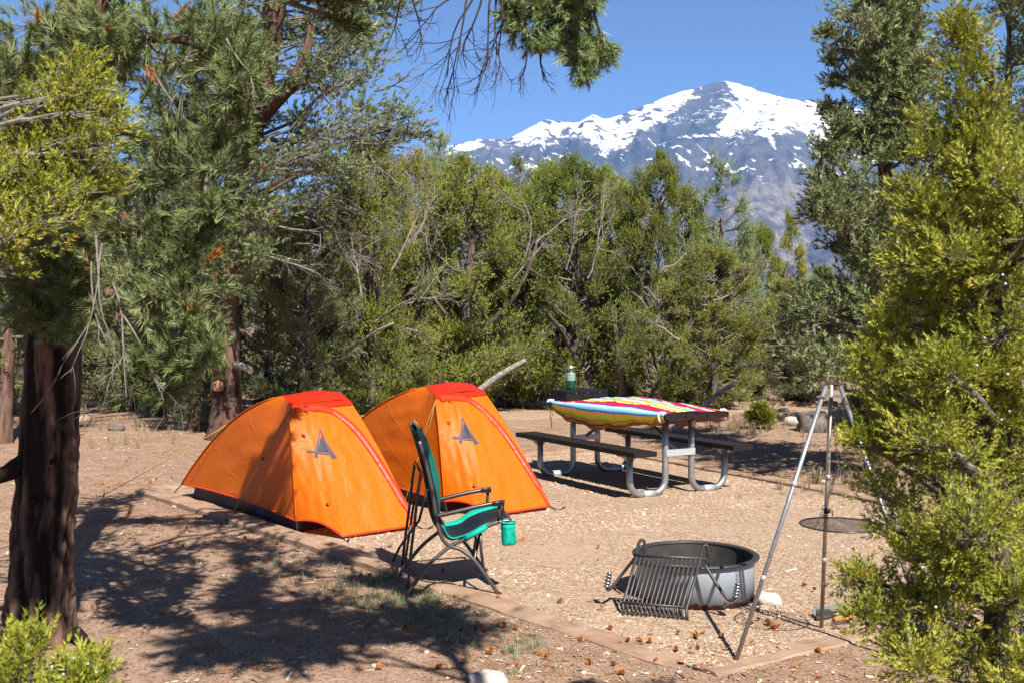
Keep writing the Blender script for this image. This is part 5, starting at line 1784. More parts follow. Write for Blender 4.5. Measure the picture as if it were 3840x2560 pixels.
def tablecloth():
    nl, nw = 90, 74
    l0, l1 = .005, LEN - .12
    drop = .27
    verts, st = [], []
    for i in range(nl + 1):
        u = i / nl
        l = lerp(l0, l1, u)
        # the hanging sides are gathered at the clips and belly out between them
        dl = .05 + .15 * math.sin(math.pi * u ** 1.25) ** .9 + .03 * (1 - u)
        for j in range(nw + 1):
            s = j / nw
            tot = TWID + 2 * drop
            a = s * tot - drop
            edge = 0
            if a < 0 or a > TWID:
                h = (-a if a < 0 else a - TWID) / drop
                sg = -1 if a < 0 else 1
                belly = math.sin(math.pi * min(1, h * .8)) * (.004 + .012 * math.sin(math.pi * u))
                w = (0 if a < 0 else TWID) + sg * (.008 + belly)
                curl = h * dl
                z = TH + .004 - curl + (.012 * math.sin(u * 26 + h * 3) + .006 * math.sin(u * 61)) * h
                lx = l + .02 * h * math.sin(u * 9)
            else:
                w = a
                fold = .007 * math.exp(-(((u * 7) % 1 - .5) / .05) ** 2) + .007 * math.exp(-(((s * 5) % 1 - .5) / .05) ** 2) + .010 * fbm(u * 9, s * 7, 3, 3) + .009 * (math.sin(u * 24 + s * 5) > .6) * math.sin(math.pi * s) + .012 * max(0, math.sin(u * 5 + s * 9)) * math.sin(math.pi * u)
                z = TH + .004 + .062 * (math.sin(math.pi * min(1, max(0, a / TWID))) ** .7) * (1 + .2 * math.sin(u * 13 + s * 6) * math.sin(u * 4 + s * 14)) * math.sin(math.pi * min(1, u * 1.15 + .02)) ** .7 * (u < .86) + fold * math.sin(math.pi * min(1, max(0, (a + .01) / (TWID + .02)))) ** .4
                lx = l + (.012 * math.sin(s * 12) if 0 < i < nl else .012 * math.sin(s * 6))
            verts.append(tp(lx, w, z)); st.append(min(.999, max(0, s + .012 * (float(vnoise(u * 5, s * 4, 8)) - .5))))
    m = NP()
    idx = np.arange((nl + 1) * (nw + 1)).reshape(nl + 1, nw + 1)
    f = np.stack([idx[:-1, :-1], idx[1:, :-1], idx[1:, 1:], idx[:-1, 1:]], -1).reshape(-1, 4)
    m.add(np.array(verts), f)
    o_ = tp(LEN / 2, TWID / 2, TH)
    me = m.mesh('tablecloth', [cloth_material()], o_, True, {'stripe': np.array(st)})
    o = link('tablecloth', me)
    o.location = tuple(o_)
    tag(o, 'bright striped tablecloth billowing over the sides of the picnic table', 'tablecloth')
    cl_ = {(.06, 0): 'white clip at the near left corner of the striped tablecloth', (.06, TWID): 'white clip at the near right corner of the striped tablecloth', (LEN - .15, 0): 'white clip at the far left corner of the striped tablecloth, beside the stove'}
    for (l, w), lab in cl_.items():
        sg = -1 if w == 0 else 1
        b = MB().tube(smooth_path([tp(l, w - sg * .05, TH + .017), tp(l, w + sg * .012, TH + .018), tp(l, w + sg * .03, TH - .01), tp(l, w + sg * .012, TH - .062), tp(l, w - sg * .04, TH - .058)], 4), .009, 8).build('tablecloth_clip', plain('white_clip_plastic', (.78, .78, .8), .4, 0, .5, .05))
        recentre(b, tp(l, w, TH)); tag(b, lab, 'clip', 'clips holding the tablecloth')


tablecloth()

# ------------------------------------------------------------------ camp stove, gas bottle, hose
sl, sw = LEN - .17, .36
stove = thing('camp_stove', 'closed black suitcase camp stove on the far end of the table', 'stove', tp(sl, sw, TH + .022))
MB().obox(tp(sl, sw, TH + .022 + .036), TL * .16, TW_ * .27, V(0, 0, .036), 0, .008).build('stove_body', M['black'], stove)
MB().obox(tp(sl, sw, TH + .022 + .087), TL * .162, TW_ * .272, V(0, 0, .013), 0, .006).build('stove_lid', M['black'], stove)
for dw in (-.15, 0, .15):
    MB().obox(tp(sl - .165, sw + dw, TH + .095), TL * .004, TW_ * .006, V(0, 0, .008)).build('latch', M['chrome'], stove)
MB().tube(smooth_path([tp(sl - .165, sw - .06, TH + .075), tp(sl - .185, sw - .05, TH + .07), tp(sl - .185, sw + .05, TH + .07), tp(sl - .165, sw + .06, TH + .075)], 4), .006, 6).build('stove_handle', M['black'], stove)
MB().obox(tp(sl + .05, -.05, TH - .02), TL * .10, TW_ * .05, V(0, 0, .02), 0, .004).build('side_tray', M['black'], stove)
zb = TH + .022 + .1
gb = tp(sl + .06, sw - .07, zb)
green = NT('green_gas_bottle')
gcx = green.node('ShaderNodeTexCoord'); gs = green.node('ShaderNodeSeparateXYZ'); green.link(gcx.outputs['Object'], gs.inputs[0])
lab_ = green.ramp(green.math('MULTIPLY', gs.outputs[2], 4.0), [(0, (.003, .06, .035)), (.37, (.16, .3, .24)), (.43, (.38, .48, .42)), (.72, (.004, .07, .04))], 'CONSTANT')
wv = green.node('ShaderNodeTexWave', bands_direction='Z'); wv.inputs['Scale'].default_value = 22; wv.inputs['Distortion'].default_value = 3; wv.inputs['Detail'].default_value = 3
green.link(green.coord('Object', (1, 1, 1)), wv.inputs['Vector'])
lines = green.math('MULTIPLY', green.ramp(wv.outputs[0], [(.55, (0, 0, 0)), (.65, (1, 1, 1))]), green.ramp(green.math('MULTIPLY', gs.outputs[2], 4.0), [(0, (0, 0, 0)), (.43, (1, 1, 1)), (.72, (0, 0, 0))], 'CONSTANT'))
green.base(green.mix(lines, lab_, (.02, .1, .06))); green.set(.3, 0, .5)
bottle = thing('gas_bottle', 'green propane bottle with a hose standing on the black stove', 'gas bottle', gb)
MB().lathe(gb, [(.002, .0), (.042, .0), (.046, .006), (.048, .02), (.049, .16), (.045, .185), (.034, .2), (.02, .207), (.002, .208)], 28).build('cylinder_body', green.m, bottle)
MB().lathe(gb + V(0, 0, .205), [(.013, 0), (.013, .012), (.022, .013), (.022, .034), (.014, .036), (.014, .05), (.002, .05)], 16).build('regulator', plain('white_metal', (.7, .72, .72), .35, .6), bottle)
MB().tube([gb + V(0, 0, .235), gb + TW_ * .05 + V(0, 0, .235), gb + TW_ * .085 + V(0, 0, .233)], [.009, .009, .006], 8).build('brass_fitting', plain('brass', (.6, .3, .08), .35, .8), bottle)
MB().tube(smooth_path([gb + TW_ * .08 + V(0, 0, .233), gb + TW_ * .17 + V(0, 0, .205), gb + TW_ * .225 + V(0, 0, .13), gb + TW_ * .22 + V(0, 0, .06), gb + TW_ * .17 + V(0, 0, .01), gb + TW_ * .12 + TL * .06 + V(0, 0, .004)], 6), .0055, 8).build('hose', M['black'], bottle)

# ------------------------------------------------------------------ fire ring with its grate
FC = V(1.06, 5.95, 0)
ring = thing('fire_ring', 'round grey steel fire ring with a rusty bottom edge', 'fire ring', FC)
RO, HH = .335, .245
MB().lathe(FC, [(RO - .006, .0), (RO, .0), (RO, HH)], 96).build('outer_wall', M['ring'], ring)
MB().lathe(FC, [(RO - .006, HH), (RO - .006, .0)], 96).build('inner_wall', M['soot'], ring)
MB().lathe(FC + V(0, 0, HH), [(RO - .010, -.004), (RO + .024, -.006), (RO + .028, -.002), (RO + .028, .003), (RO + .024, .007), (RO - .006, .008), (RO - .011, .004), (RO - .010, -.004)], 96).build('rim', M['iron'], ring)
MB().lathe(FC, [(.002, .03), (.15, .035), (RO - .01, .02)], 48).build('ash_bed', plain('grey_ash', (.13, .12, .11), .95, 0, .1, .4, 40, .5), ring)
a_ = R(-62)
for ang, z in ((-72, .028), (-20, .03)):
    d_ = V(math.cos(R(ang)), math.sin(R(ang)), 0)
    MB().tube([FC + d_ * (RO - .002) + V(0, 0, z), FC + d_ * (RO + .0025) + V(0, 0, z)], .012, 12).build('drain_hole', M['soot'], ring)
# grate: local frame from its four corners
gA, gB = V(.684, 5.63, .312), V(1.016, 5.54, .310)
gD, gC = V(.60, 5.555, .062), V(.925, 5.455, .062)
grate = thing('cooking_grate', 'black barred cooking grate tipped over the front of the fire ring', 'grate', (gA + gC) / 2)
lipd = V(.0, -.03, -.055)
for i in range(15):
    u = i / 14
    a, d = lerp(gA, gB, u), lerp(gD, gC, u)
    rr = .009 if i in (0, 14) else .0066
    MB().tube([a, d, d + V(0, -.004, -.006), d + lipd], rr, 8).build('grate_bar', M['iron'], grate)
MB().tube([gA + V(-.02, 0, 0), gB + V(.03, -.005, 0)], .009, 8).build('cross_bar', M['iron'], grate)
dn = nrm(gD - gA)
MB().tube([gD + V(-.004, 0, .008), gC + V(.004, 0, .008)], .008, 8).build('cross_bar', M['iron'], grate)
MB().tube([lerp(gA, gD, .13) + V(0, 0, -.012), lerp(gB, gC, .13) + V(0, 0, -.012)], .008, 8).build('cross_bar', M['iron'], grate)


def coil_handle(pts, tip, nm):
    MB().tube(smooth_path(pts, 6), .0095, 8).build('handle', M['iron'], grate)
    p0, p1 = V(*pts[-1]), V(*tip)
    ax = nrm(p1 - p0); A = nrm(np.cross(ax, V(0, 1, 0))); B = np.cross(ax, A)
    L = np.linalg.norm(p1 - p0)
    q = [p0 + ax * L * t + (A * math.cos(t * 2 * math.pi * 4.5) + B * math.sin(t * 2 * math.pi * 4.5)) * .0125 * (1 - .35 * t) for t in np.linspace(0, 1, 60)]
    MB().tube(q, .0072, 7).build('coil_grip', M['chrome'], grate)


coil_handle([gA + V(-.01, .01, -.02), V(.62, 5.69, .205), V(.555, 5.68, .125), V(.532, 5.68, .108), V(.522, 5.675, .125)], (.538, 5.675, .205), 'l')
coil_handle([gB + V(.02, 0, -.03), V(1.09, 5.49, .19), V(1.145, 5.46, .115), V(1.168, 5.44, .115), V(1.182, 5.44, .13)], (1.196, 5.44, .205), 'r')
for p, dx in ((V(.718, 5.80, .24), .02), (V(1.085, 5.84, .2), .02)):
    MB().tube(smooth_path([p + V(-.012, 0, -.01), p + V(-.008, .02, .07), p + V(.012, .03, .11), p + V(.032, .03, .1), p + V(.036, .03, .0)], 5), .0085, 8).build('pivot_loop', M['iron'], grate)
MB().obox(V(1.105, 5.835, .13), V(.008, 0, 0), V(0, .006, 0), V(0, 0, .12), 0, .002).build('pivot_post', M['iron'], ring)

# ------------------------------------------------------------------ cooking tripod
AP = V(1.53, 4.92, 1.235)
feet = [G(2759, 2482), G(3080, 2358), V(1.93, 4.62, 0)]
tri = thing('cooking_tripod', 'tall galvanised cooking tripod with a hanging grill beside the fire ring', 'tripod', V(1.53, 4.92, 0))
for i, f_ in enumerate(feet):
    d = nrm(f_ - AP)
    top = AP + V(*(f_ - AP)[:2], 0) * (.055 / np.linalg.norm((f_ - AP)[:2])) - V(0, 0, .01)
    up_ = top - nrm(f_ - top) * .055
    leg = MB().tube([up_, f_ + V(0, 0, .004)], .0105, 12).build('leg', M['galv'] if i != 1 else M['galv_tan'], tri)
    for u in (.36, .7):
        c = lerp(up_, f_, u)
        MB().tube([c - nrm(f_ - up_) * .012, c + nrm(f_ - up_) * .012], .0125, 12).build('leg_joint', M['plate'], leg)
rows = [AP + V(math.cos(a) * (.085 if k % 2 == 0 else .05), math.sin(a) * (.085 if k % 2 == 0 else .05), -.012) for k, a in enumerate(np.radians([-165, -110, -60, 0, 55, 120]))]
pl_ = MB().poly(rows + [p + V(0, 0, .006) for p in rows], [tuple(range(5, -1, -1)), tuple(range(6, 12))] + [(k, (k + 1) % 6, 6 + (k + 1) % 6, 6 + k) for k in range(6)])
pl_.build('top_plate', M['galv'], tri)
GC = V(1.575, 4.93, .61)


def chain(p, q, nm, link_l=.028, r=.0019):
    n = max(2, int(np.linalg.norm(q - p) / (link_l * .78)))
    ax = nrm(q - p); A = nrm(np.cross(ax, V(.3, 1, .2))); B = np.cross(ax, A)
    mb = MB()
    for i in range(n):
        c = lerp(p, q, (i + .5) / n)
        X = A if i % 2 else B
        pts = [c + ax * math.cos(w) * link_l / 2 + X * math.sin(w) * link_l * .32 for w in np.linspace(0, 2 * math.pi, 9)[:-1]]
        mb.tube(pts, r, 4, closed=True)
    mb.build(nm, M['steel_dark'], tri)


hub = V(1.56, 4.93, .88)
chain(AP + V(.0, 0, -.02), hub, 'chain')
chain(AP + V(.05, .02, -.02), V(1.60, 4.95, .92), 'chain')
for a in (100, 215, 335):
    chain(hub, GC + V(math.cos(R(a)) * .185, math.sin(R(a)) * .185, 0), 'chain', .022, .0014)
MB().tube([hub + V(.014 * math.cos(w), 0, .014 * math.sin(w)) for w in np.linspace(0, 2 * math.pi, 13)[:-1]], .003, 6, closed=True).build('hook_ring', M['steel_dark'], tri)
gr_ = MB().tube([GC + V(math.cos(w) * .19, math.sin(w) * .19, 0) for w in np.linspace(0, 2 * math.pi, 49)[:-1]], .0042, 6, closed=True).build('grill_rim', M['steel_dark'], tri)
gw = MB()
for k in range(-11, 12):
    x = k * .0165
    h = math.sqrt(max(0, .188 ** 2 - x * x))
    gw.tube([GC + V(x, -h, 0), GC + V(x, h, 0)], .0009, 4)
    gw.tube([GC + V(-h, x, .003), GC + V(h, x, .003)], .0009, 4)
gw.build('grill_mesh', M['steel_dark'], tri)
MB().lathe(lerp(lerp(AP, feet[1], .03), feet[1], .46), [(.012, -.012), (.016, -.008), (.016, .008), (.012, .012)], 12).build('leg_clamp', M['black'], tri)
MB().tube(smooth_path([lerp(AP, feet[1], .48), lerp(AP, feet[1], .48) + V(.02, -.01, .01), lerp(AP, feet[1], .48) + V(.025, -.01, -.02)], 3), .003, 5).build('chain_hook', M['steel_dark'], tri)

# sticks and a steel scoop lying behind the tripod leg
fw = [((1.60, 5.42, .02), (1.70, 5.47, .02), .014, 'short reddish split stick lying left of the tripod foot', M['twig_dark'], .0),
      ((1.69, 5.40, .02), (1.80, 5.44, .026), .016, 'freshly split orange stick behind the tripod foot', None, 0),
      ((1.66, 5.33, .016), (1.76, 5.38, .016), .012, 'charred stick lying in front of the orange split stick', M['twig_dark'], 0)]
for a, b, r0, lab, mt, _ in fw:
    a, b = V(*a), V(*b)
    o = MB().tube([a, lerp(a, b, .3) + V(0, 0, .002), lerp(a, b, .7), b], [r0 * .8, r0, r0 * .95, r0 * .75], 6).build('firewood_stick', mt or plain('fresh_split_wood', (.62, .25, .06), .8, 0, .2, .25, 30))
    recentre(o, (a + b) / 2); tag(o, lab, 'firewood', 'sticks behind the tripod foot')
sc_rows = []
for i in range(9):
    u = i / 8
    sc_rows.append([V(1.61 + .2 * u, 5.47 + .02 * u, .01 + .035 * (1 - abs(2 * v / 6 - 1)) * .0 + .05 * ((v / 6 - .5) ** 2) * 4 + .004) + V(0, .06 * (v / 6 - .5), 0) for v in range(7)])
sc_b = MB().grid(sc_rows, 0, True).grid([[p + V(0, 0, -.005) for p in r0[::-1]] for r0 in sc_rows], 0, True).build('metal_scoop', M['steel_grey'])
recentre(sc_b, V(1.7, 5.5, 0)); tag(sc_b, 'curved grey metal scoop lying behind the tripod foot under the juniper', 'scoop')

# ------------------------------------------------------------------ rocks
def rock(label, c, size, mat, seed, rot=0.0, flat=1.0, cat='rock', group=None, sub=3, name='rock', rough=.28):
    rg_ = np.random.default_rng(seed)
    n, m = (18, 12) if sub > 2 else (10, 7)
    rows = []
    for i in range(n + 1):
        a = 2 * math.pi * (i % n) / n
        row = []
        for j in range(m + 1):
            b = math.pi * j / m - math.pi / 2
            p = V(math.cos(b) * math.cos(a), math.cos(b) * math.sin(a), math.sin(b))
            p = np.sign(p) * np.abs(p) ** .8
            k = 1 + rough * (2 * float(fbm(p[0] * 1.4 + seed * 3.1 + p[2], p[1] * 1.4 + p[2] * 1.3 + seed, seed, 3)) - 1)
            row.append(p * k)
        rows.append(row)
    ca, sa = math.cos(rot), math.sin(rot)
    S = V(*size) / 2
    c = V(*c[:2], 0) + V(0, 0, float(ground_z(np.array(c[0]), np.array(c[1]))))
    T_ = lambda p: c + V((p[0] * S[0]) * ca - (p[1] * S[1]) * sa, (p[0] * S[0]) * sa + (p[1] * S[1]) * ca, p[2] * S[2] + S[2] * .55)
    o = MB().grid([[T_(p) for p in r0] for r0 in rows], 0, True).build(name, mat)
    recentre(o, c)
    return tag(o, label, cat, group)


rock('big grey brown boulder on the right behind the tripod', GD(1868, 990), (.50, .4, .40), M['rock_grey'], 4, .2, name='boulder', cat='boulder')
rock('pale pinkish rock touching the right side of the fire ring', GD(1765, 1390), (.14, .12, .10), M['rock_pale'], 7)
rock('pale rock cut off by the bottom edge of the picture', GD(1120, 1572), (.17, .13, .085), M['rock_pale'], 8, .1)
rock('flat tan rock slab at left behind the thick dark trunk', GD(245, 917), (1.1, .5, .20), M['rock_tan'], 9, .1)
rock('pale flat boulder lying above the tan slab at left', GD(235, 892), (.75, .5, .26), M['rock_pale'], 10, .2)
rock('white rock in the clearing beside the top of the thick dark trunk', GD(205, 866), (.45, .4, .4), M['rock_pale'], 11)
rock('small tan rock on the sunny ground right of the dark trunk', GD(193, 965), (.22, .18, .15), M['rock_tan'], 12)
rock('dark brown rock on the ground left of the tall pine', GD(268, 990), (.24, .16, .16), M['rock_grey'], 13)
rock('grey pinkish rock in the shade at the foot of the tall left pine', GD(420, 985), (.26, .2, .2), M['rock_grey'], 14)
for i, (xd, yd, s, mt, lab) in enumerate([(1745, 967, .16, 'rock_pale', 'pale rock in the grass just behind the right bench'), (1720, 962, .2, 'rock_tan', 'tan rock behind the near end of the tablecloth'), (1770, 972, .16, 'rock_tan', 'tan rock beside the small green seedling'),
                                          (1800, 955, .2, 'rock_grey', 'grey lichen spotted rock left of the big boulder'), (1822, 978, .3, 'rock_pale', 'flat white rock lying left of the big boulder'), (1848, 985, .14, 'rock_pale', 'small white rock against the left side of the big boulder'),
                                          (1740, 955, .14, 'rock_pale', 'small pale rock among the far grass behind the table'), (1930, 975, .5, 'rock_tan', 'broad tan rock seen between the tripod legs'), (1260, 885, .22, 'rock_pale', 'pale rock on the open ground left of the stove'), (1290, 893, .2, 'rock_pale', 'pale rock just left of the stove'), (1893, 1111, .09, 'rock_pale', 'small white stone on the grass edge behind the tripod legs')]):
    rock(lab, GD(xd, yd), (s, s * .75, s * .55), M[mt], 20 + i, i * .7, sub=2)
for i, (xd, yd) in enumerate([(1340, 1545), (1180, 1490), (1285, 1430), (620, 1395), (980, 1500), (1450, 1480), (860, 1530), (700, 1550), (1205, 1420), (1560, 1545)]):
    rock('small whitish stone lying loose on the brown soil', GD(xd, yd), (.028, .022, .016), M['rock_pale'], 60 + i, i, sub=2, group='small stones on the soil', name='stone', cat='stone')

# ------------------------------------------------------------------ pine cones
def cone_mesh(rg_):
    m = NP()
    n = 34
    for i in range(n):
        a = i * 2.39996
        h = i / n
        ln = .021 * (math.sin(math.pi * (.12 + .8 * h)) ** .7)
        el = R(-15 + 75 * h)
        d = V(math.cos(a) * math.cos(el), math.sin(a) * math.cos(el), math.sin(el))
        s = nrm(np.cross(d, V(0, 0, 1)))
        b = V(0, 0, .004 + .024 * h)
        w = .0095 * (1 - .4 * h)
        t_ = rg_.uniform(0, 1)
        p = [b, b + d * ln * .6 + s * w, b + d * ln + V(0, 0, .002), b + d * ln * .6 - s * w, b + d * ln * .7 - V(0, 0, .005)]
        m.add(np.array(p), np.array([(0, 1, 2), (0, 2, 3), (0, 4, 1), (0, 3, 4), (1, 4, 2), (2, 4, 3)]), 0, t_)
    t = NT('brown_cone_scales')
    t.base(t.ramp(t.attr('tint'), [(0, (.22, .06, .015)), (.6, (.42, .15, .04)), (1, (.6, .28, .09))])); t.set(.6, 0, .3)
    return m.mesh('pine_cone', [t.m])


rg = np.random.default_rng(23)
cmesh = [cone_mesh(rg) for _ in range(3)]
spots = [(1355, 1524), (1510, 1521), (820 + 0, 1590), (1065, 1447), (1090, 1445), (1110, 1452), (1075, 1458), (1045, 1372), (1148, 1382), (930, 1443), (938, 1450), (912, 1440), (1160, 1440), (1185, 1447), (1245, 1505), (1260, 1508), (1232, 1502), (1445, 1480), (1470, 1478), (1425, 1482), (1490, 1480), (1880, 1497),
         (1740, 1430), (1760, 1440), (1775, 1450), (1790, 1445), (1725, 1440), (1380, 1405), (1500, 1590), (1010, 1535), (870, 1540), (1550, 1500), (1600, 1495), (1375, 1262), (1200, 1245), (1400, 1450), (1330, 1470), (1290, 1390), (1600, 1470), (1560, 1462), (850, 1325), (895, 1318), (1020, 1318),
         (1750, 1100), (1200, 1042), (1180, 1048), (600, 1190), (640, 1222), (560, 1240), (470, 1190), (430, 1215), (380, 1120), (345, 1112), (360, 1106), (250, 1122), (235, 1117), (640, 1250), (455, 1075), (505, 1095), (700, 1235), (1660, 1470), (1850, 1350), (1870, 1362), (1640, 1060), (740, 1300), (420, 1260), (330, 1295), (560, 1310), (330, 1080), (290, 1060), (300, 1180), (1130, 1500), (1190, 1530), (1430, 1550), (980, 1450), (1410, 1530)]
for i, (xd, yd) in enumerate(spots):
    p = GD(xd, yd)
    p = gz(p) if poly_dist(p[0], p[1], PAD) > 0 else p + V(0, 0, .012)
    o = link('pine_cone', cmesh[i % 3])
    o.location = tuple(p + V(0, 0, .01))
    o.rotation_euler = (rg.uniform(-1.2, 1.2), rg.uniform(-1.2, 1.2), rg.uniform(0, 6.28))
    k_ = rg.uniform(.6, 1.1)
    o.scale = (k_ * rg.uniform(.9, 1.3), k_ * rg.uniform(.8, 1.1), k_ * rg.uniform(.5, .85))
    tag(o, 'open brown pine cone lying on the ground', 'pine cone', 'pine cones scattered over the camp')

# ------------------------------------------------------------------ ground cover
def gravel_stones():
    rg_ = np.random.default_rng(31)
    n = 38000
    x = rg_.uniform(-3.4, 4.4, n * 2); y = 4.65 + (13.1 - 4.65) * rg_.uniform(0, 1, n * 2) ** 1.35
    keep = in_poly(x, y, PAD)
    dens = fbm(x * 1.1 + 3, y * 1.1, 12, 3)
    keep &= rg_.uniform(0, 1, n * 2) < np.clip((.54 - dens) * 9 + .05, .04, 1)
    keep &= np.hypot(x - FC[0], y - FC[1]) > RO + .005
    x, y = x[keep][:n], y[keep][:n]
    # some spill over the timbers
    k = 5200
    xs_, ys_ = rg_.uniform(-3, 2.6, k), rg_.uniform(4.2, 9.5, k)
    dd = poly_dist(xs_, ys_, PAD)
    ok = (dd > .02) & (rg_.uniform(0, 1, k) < np.exp(-dd / .45) + .05)
    zz = np.full(len(x), .010)
    x = np.concatenate([x, xs_[ok]]); y = np.concatenate([y, ys_[ok]])
    zz = np.concatenate([zz, ground_z(xs_[ok], ys_[ok]) + .004])
    N = len(x)
    oc = np.array([(1, 0, 0), (0, 1, 0), (-1, 0, 0), (0, -1, 0), (0, 0, 1), (0, 0, -.4)], float)
    ff = np.array([(0, 1, 4), (1, 2, 4), (2, 3, 4), (3, 0, 4), (1, 0, 5), (2, 1, 5), (3, 2, 5), (0, 3, 5)])
    sz = rg_.gamma(5, .001, N) + .002
    a = rg_.uniform(0, 6.28, N)
    vx = oc[None] * (1 + rg_.normal(size=(N, 6, 1)) * .25) * np.stack([sz * 1.3, sz, sz * .75], -1)[:, None, :]
    vv = np.stack([vx[..., 0] * np.cos(a)[:, None] - vx[..., 1] * np.sin(a)[:, None] + x[:, None], vx[..., 0] * np.sin(a)[:, None] + vx[..., 1] * np.cos(a)[:, None] + y[:, None], vx[..., 2] + zz[:, None]], -1)
    m = NP()
    m.add(vv.reshape(-1, 3), (np.arange(N)[:, None, None] * 6 + ff[None]).reshape(-1, 3), 0, np.repeat(rg_.uniform(0, 1, N), 6))
    t = NT('loose_gravel')
    t.base(t.ramp(t.attr('tint'), [(0, (.27, .155, .095)), (.3, (.39, .265, .18)), (.7, (.49, .36, .26)), (.9, (.64, .54, .43)), (.97, (.5, .22, .08))])); t.set(.85, 0, .2)
    o = link('gravel', m.mesh('gravel', [t.m]))
    tag(o, kind='stuff')


gravel_stones()


def scatter_litter():
    """Dry needles, bark chips and twigs on the soil."""
    rg_ = np.random.default_rng(37)
    n = 70000
    x = rg_.uniform(-7, 5, n); y = 3.6 + 11.5 * rg_.uniform(0, 1, n) ** 1.7
    pd = poly_dist(x, y, PAD)
    pch = fbm(x * 1.4, y * 1.4, 41, 3)
    keep = ((pd > .1) & (rg_.uniform(0, 1, n) < np.clip((pch - .35) * 4, .15, 1))) | ((pd <= 0) & (rg_.uniform(0, 1, n) < .05 + .4 * np.clip((6.0 - y) / 1.2, 0, 1)))
    x, y, pd = x[keep], y[keep], pd[keep]
    N = len(x)
    z = np.where(pd > 0, ground_z(x, y) + .006, .018)
    a = rg_.uniform(0, 6.28, N)
    L = np.where(rg_.uniform(0, 1, N) < .12, rg_.uniform(.03, .09, N), rg_.uniform(.010, .034, N))
    wd_ = np.where(rg_.uniform(0, 1, N) < .35, rg_.uniform(.006, .015, N), .0028)
    d = np.stack([np.cos(a), np.sin(a), rg_.normal(size=N) * .18], -1)
    s = np.stack([-np.sin(a), np.cos(a), rg_.normal(size=N) * .3], -1) * wd_[:, None]
    c = np.stack([x, y, z], -1)
    v = np.stack([c - d * L[:, None] / 2 - s / 2, c + d * L[:, None] / 2 - s * .3, c + d * L[:, None] / 2 + s * .3, c - d * L[:, None] / 2 + s / 2], 1)
    m = NP()
    m.add(v.reshape(-1, 3), np.arange(N * 4).reshape(-1, 4), 0, np.repeat(rg_.uniform(0, 1, N), 4))
    t = NT('dry_litter')
    t.base(t.ramp(t.attr('tint'), [(0, (.14, .05, .02)), (.35, (.33, .13, .045)), (.65, (.5, .27, .12)), (.85, (.6, .45, .3)), (1, (.72, .62, .5))])); t.set(.85, 0, .2)
    tag(link('litter', m.mesh('litter', [t.m])), kind='stuff')


scatter_litter()


def grass_patch(name, spots_, mat, seed, hgt, n_per, wid=.0028, kind='stuff'):
    rg_ = np.random.default_rng(seed)
    P, T_ = [], []
    for xd, yd, r, k in spots_:
        c = GD(xd, yd)
        n = int(n_per * k)
        p = np.stack([c[0] + rg_.normal(size=n) * r, c[1] + rg_.normal(size=n) * r * 1.2], -1)
        # blades gather in tufts
        q = rg_.integers(0, max(2, n // 14), n)
        cen_ = np.stack([c[0] + rg_.normal(size=n) * r, c[1] + rg_.normal(size=n) * r], -1)[q]
        p = cen_ + rg_.normal(size=(n, 2)) * .016
        P.append(p)
    p = np.concatenate(P)
    N = len(p)
    z = np.where(poly_dist(p[:, 0], p[:, 1], PAD) > 0, ground_z(p[:, 0], p[:, 1]), .005)
    b = np.stack([p[:, 0], p[:, 1], z - .003], -1)
    a = rg_.uniform(0, 6.28, N)
    h = hgt * rg_.uniform(.4, 1.2, N)
    ln = rg_.uniform(.1, .8, N) * h
    mid = b + np.stack([np.cos(a) * ln * .35, np.sin(a) * ln * .35, h * .6], -1)
    tip = b + np.stack([np.cos(a) * ln, np.sin(a) * ln, h], -1)
    s = np.stack([-np.sin(a), np.cos(a), 0 * a], -1) * wid / 2
    v = np.stack([b - s, b + s, mid + s * .8, mid - s * .8, tip], 1)
    m = NP()
    base_i = np.arange(N)[:, None] * 5
    m.add(v.reshape(-1, 3), np.concatenate([base_i + np.array([[0, 1, 2, 3]])]), 0, np.repeat(rg_.uniform(0, 1, N), 5))
    m.f3.append(base_i + np.array([[3, 2, 4]])); m.m3.append(np.zeros(N))
    tag(link(name, m.mesh(name, [mat])), kind=kind)


grass_patch('grass', [(930, 1390, .16, 1.6), (880, 1375, .16, 1.3), (980, 1405, .14, 1.2), (840, 1350, .15, 1.0), (1020, 1420, .12, .8), (760, 1330, .2, .8), (700, 1300, .2, .6), (900, 1330, .15, .8), (620, 1290, .2, .5), (1010, 1370, .08, .5), (1000, 1455, .05, .25), (1030, 1470, .05, .3), (1080, 1475, .06, .3),
                      (1200, 1490, .06, .4), (1220, 1480, .05, .25), (1185, 1500, .04, .2), (1240, 1540, .05, .2), (950, 1345, .08, .4), (1840, 1140, .3, .5), (1900, 1150, .3, .6), (1760, 1110, .3, .3), (850, 1280, .1, .3), (960, 1305, .05, .2), (1175, 1445, .05, .25)], M['grass'], 43, .05, 340)
grass_patch('dry_grass', [(1700, 990, .5, 1.2), (1740, 985, .5, 1), (1680, 975, .4, .7), (1790, 920, .9, 1.2), (1830, 930, .6, .7), (1770, 940, .6, .8), (1820, 975, .5, .4), (210, 850, 1.4, 1.2), (240, 930, .9, 1.0), (330, 975, .7, 1), (400, 985, .6, 1), (300, 1020, .5, .8), (600, 930, .8, .8), (640, 900, .8, .6), (1300, 900, 1.2, .8), (1950, 1120, .3, .8), (1980, 1110, .3, .8)], M['drygrass'], 47, .16, 300, .006)


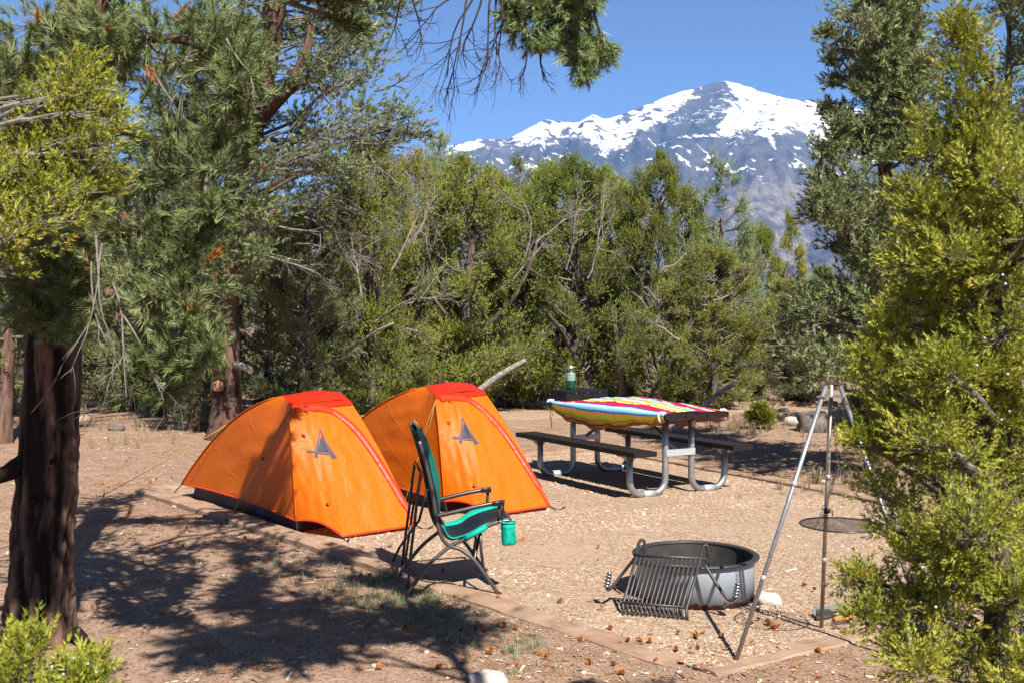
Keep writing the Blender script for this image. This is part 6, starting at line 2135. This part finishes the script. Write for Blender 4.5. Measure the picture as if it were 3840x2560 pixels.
def shrub(name, label, p, h, w, mat, seed, n=70, cat='shrub', lod='far', kind='juniper', group=None, twig=None):
    rg_ = np.random.default_rng(seed)
    base = gz(p)
    cls = env_clusters(rg_, base, h, w, max(5, n // 7), min(w, h) * .22, .2, 'round')
    root = thing(name, label, cat, base, group)
    st = trunk_np(rg_, [base + V(0, 0, -.03), base + V(.01, 0, h * .3), base + V(.02, 0, h * .7)], max(.008, h * .02), .004, 8, .1, .1, 'far', seed)
    link('stem', st.mesh('stem', [twig or M['twig']], base, True), root)
    cm = crown_np(rg_, kind, lod, cls, [base, base + V(.01, 0, h * .3), base + V(.02, 0, h * .7)], attach_lo=.05, limb_r=.012)
    link('crown', cm.mesh('crown', [twig or M['twig'], mat], base), root)
    return root


for i, (xd, yd, h, w, mt, kd, lab) in enumerate([(1245, 900, .38, .3, 'pinyon_blue', 'pinyon', 'little pine seedling on the bare ground left of the stove'), (1745, 985, .30, .28, 'juniper', 'juniper', 'small bright green seedling behind the right bench'),
                                                 (1160, 935, .55, .7, 'sage', 'juniper', 'wispy grey green shrub just right of the rear tent roof'), (820, 900, .9, 1.3, 'sage', 'juniper', 'wispy grey green bush between the two tent roofs'), (1690, 930, .8, .9, 'sage', 'juniper', 'pale grey green bush behind the near end of the table'),
                                                 (1130, 900, .9, .8, 'pinyon', 'pinyon', 'young pine bush beside the slanting dead trunk'), (355, 960, .45, .5, 'sage', 'juniper', 'low sagebrush in the light left of the tall pine'), (1560, 935, .6, .7, 'sage', 'juniper', 'sparse bush behind the middle of the tablecloth'),
                                                 (1985, 985, .7, .7, 'sage', 'juniper', 'grey bush glimpsed behind the right tripod leg'), (620, 905, .6, .9, 'sage', 'juniper', 'grey green scrub right of the tall pine trunk'), (300, 905, .8, 1.2, 'far_green', 'juniper', 'dark low bush in the shade beyond the tan slab'), (470, 915, .9, 1.0, 'far_green', 'juniper', 'dark bush against the left side of the tall pine trunk'),
                                                 (120, 900, .9, 1.2, 'far_green', 'juniper', 'dark bush glimpsed left of the nearest trunk'), (400, 900, 1.0, 1.4, 'far_green', 'juniper', 'broad dark bush under the drooping needle bough'), (1080, 900, .9, 1.1, 'juniper', 'juniper', 'green bush at the foot of the pale split trunk'), (930, 905, .9, 1.0, 'juniper', 'juniper', 'green bush low between the two tents')]):
    shrub('shrub', lab, GD(xd, yd), h, w, M[mt], 100 + i, 70, 'seedling' if 'seedling' in lab else 'shrub', 'mid', kd)
# leafless twiggy plant beside the left bench
tw_r = thing('bare_seedling', 'leafless dark twig plant growing behind the far end of the left bench', 'seedling', gz(GD(1268, 980)))
dead_branch(tw_r, wloc(tw_r), V(-.05, 0, 1), .42, np.random.default_rng(5), .009, M['twig_dark'], 2, .5, 4, -.1, 'stem')
tw2 = thing('bare_seedling', 'thin dark seedling stem standing beside the bright green seedling', 'seedling', gz(GD(1768, 988)))
dead_branch(tw2, wloc(tw2), V(.05, 0, 1), .45, np.random.default_rng(6), .007, M['twig_dark'], 2, .4, 3, -.1, 'stem')
print('tris', sum(sum(len(p.vertices) - 2 for p in me.polygons) if len(me.polygons) < 2000 else len(me.loops) - 2 * len(me.polygons) for me in bpy.data.meshes))
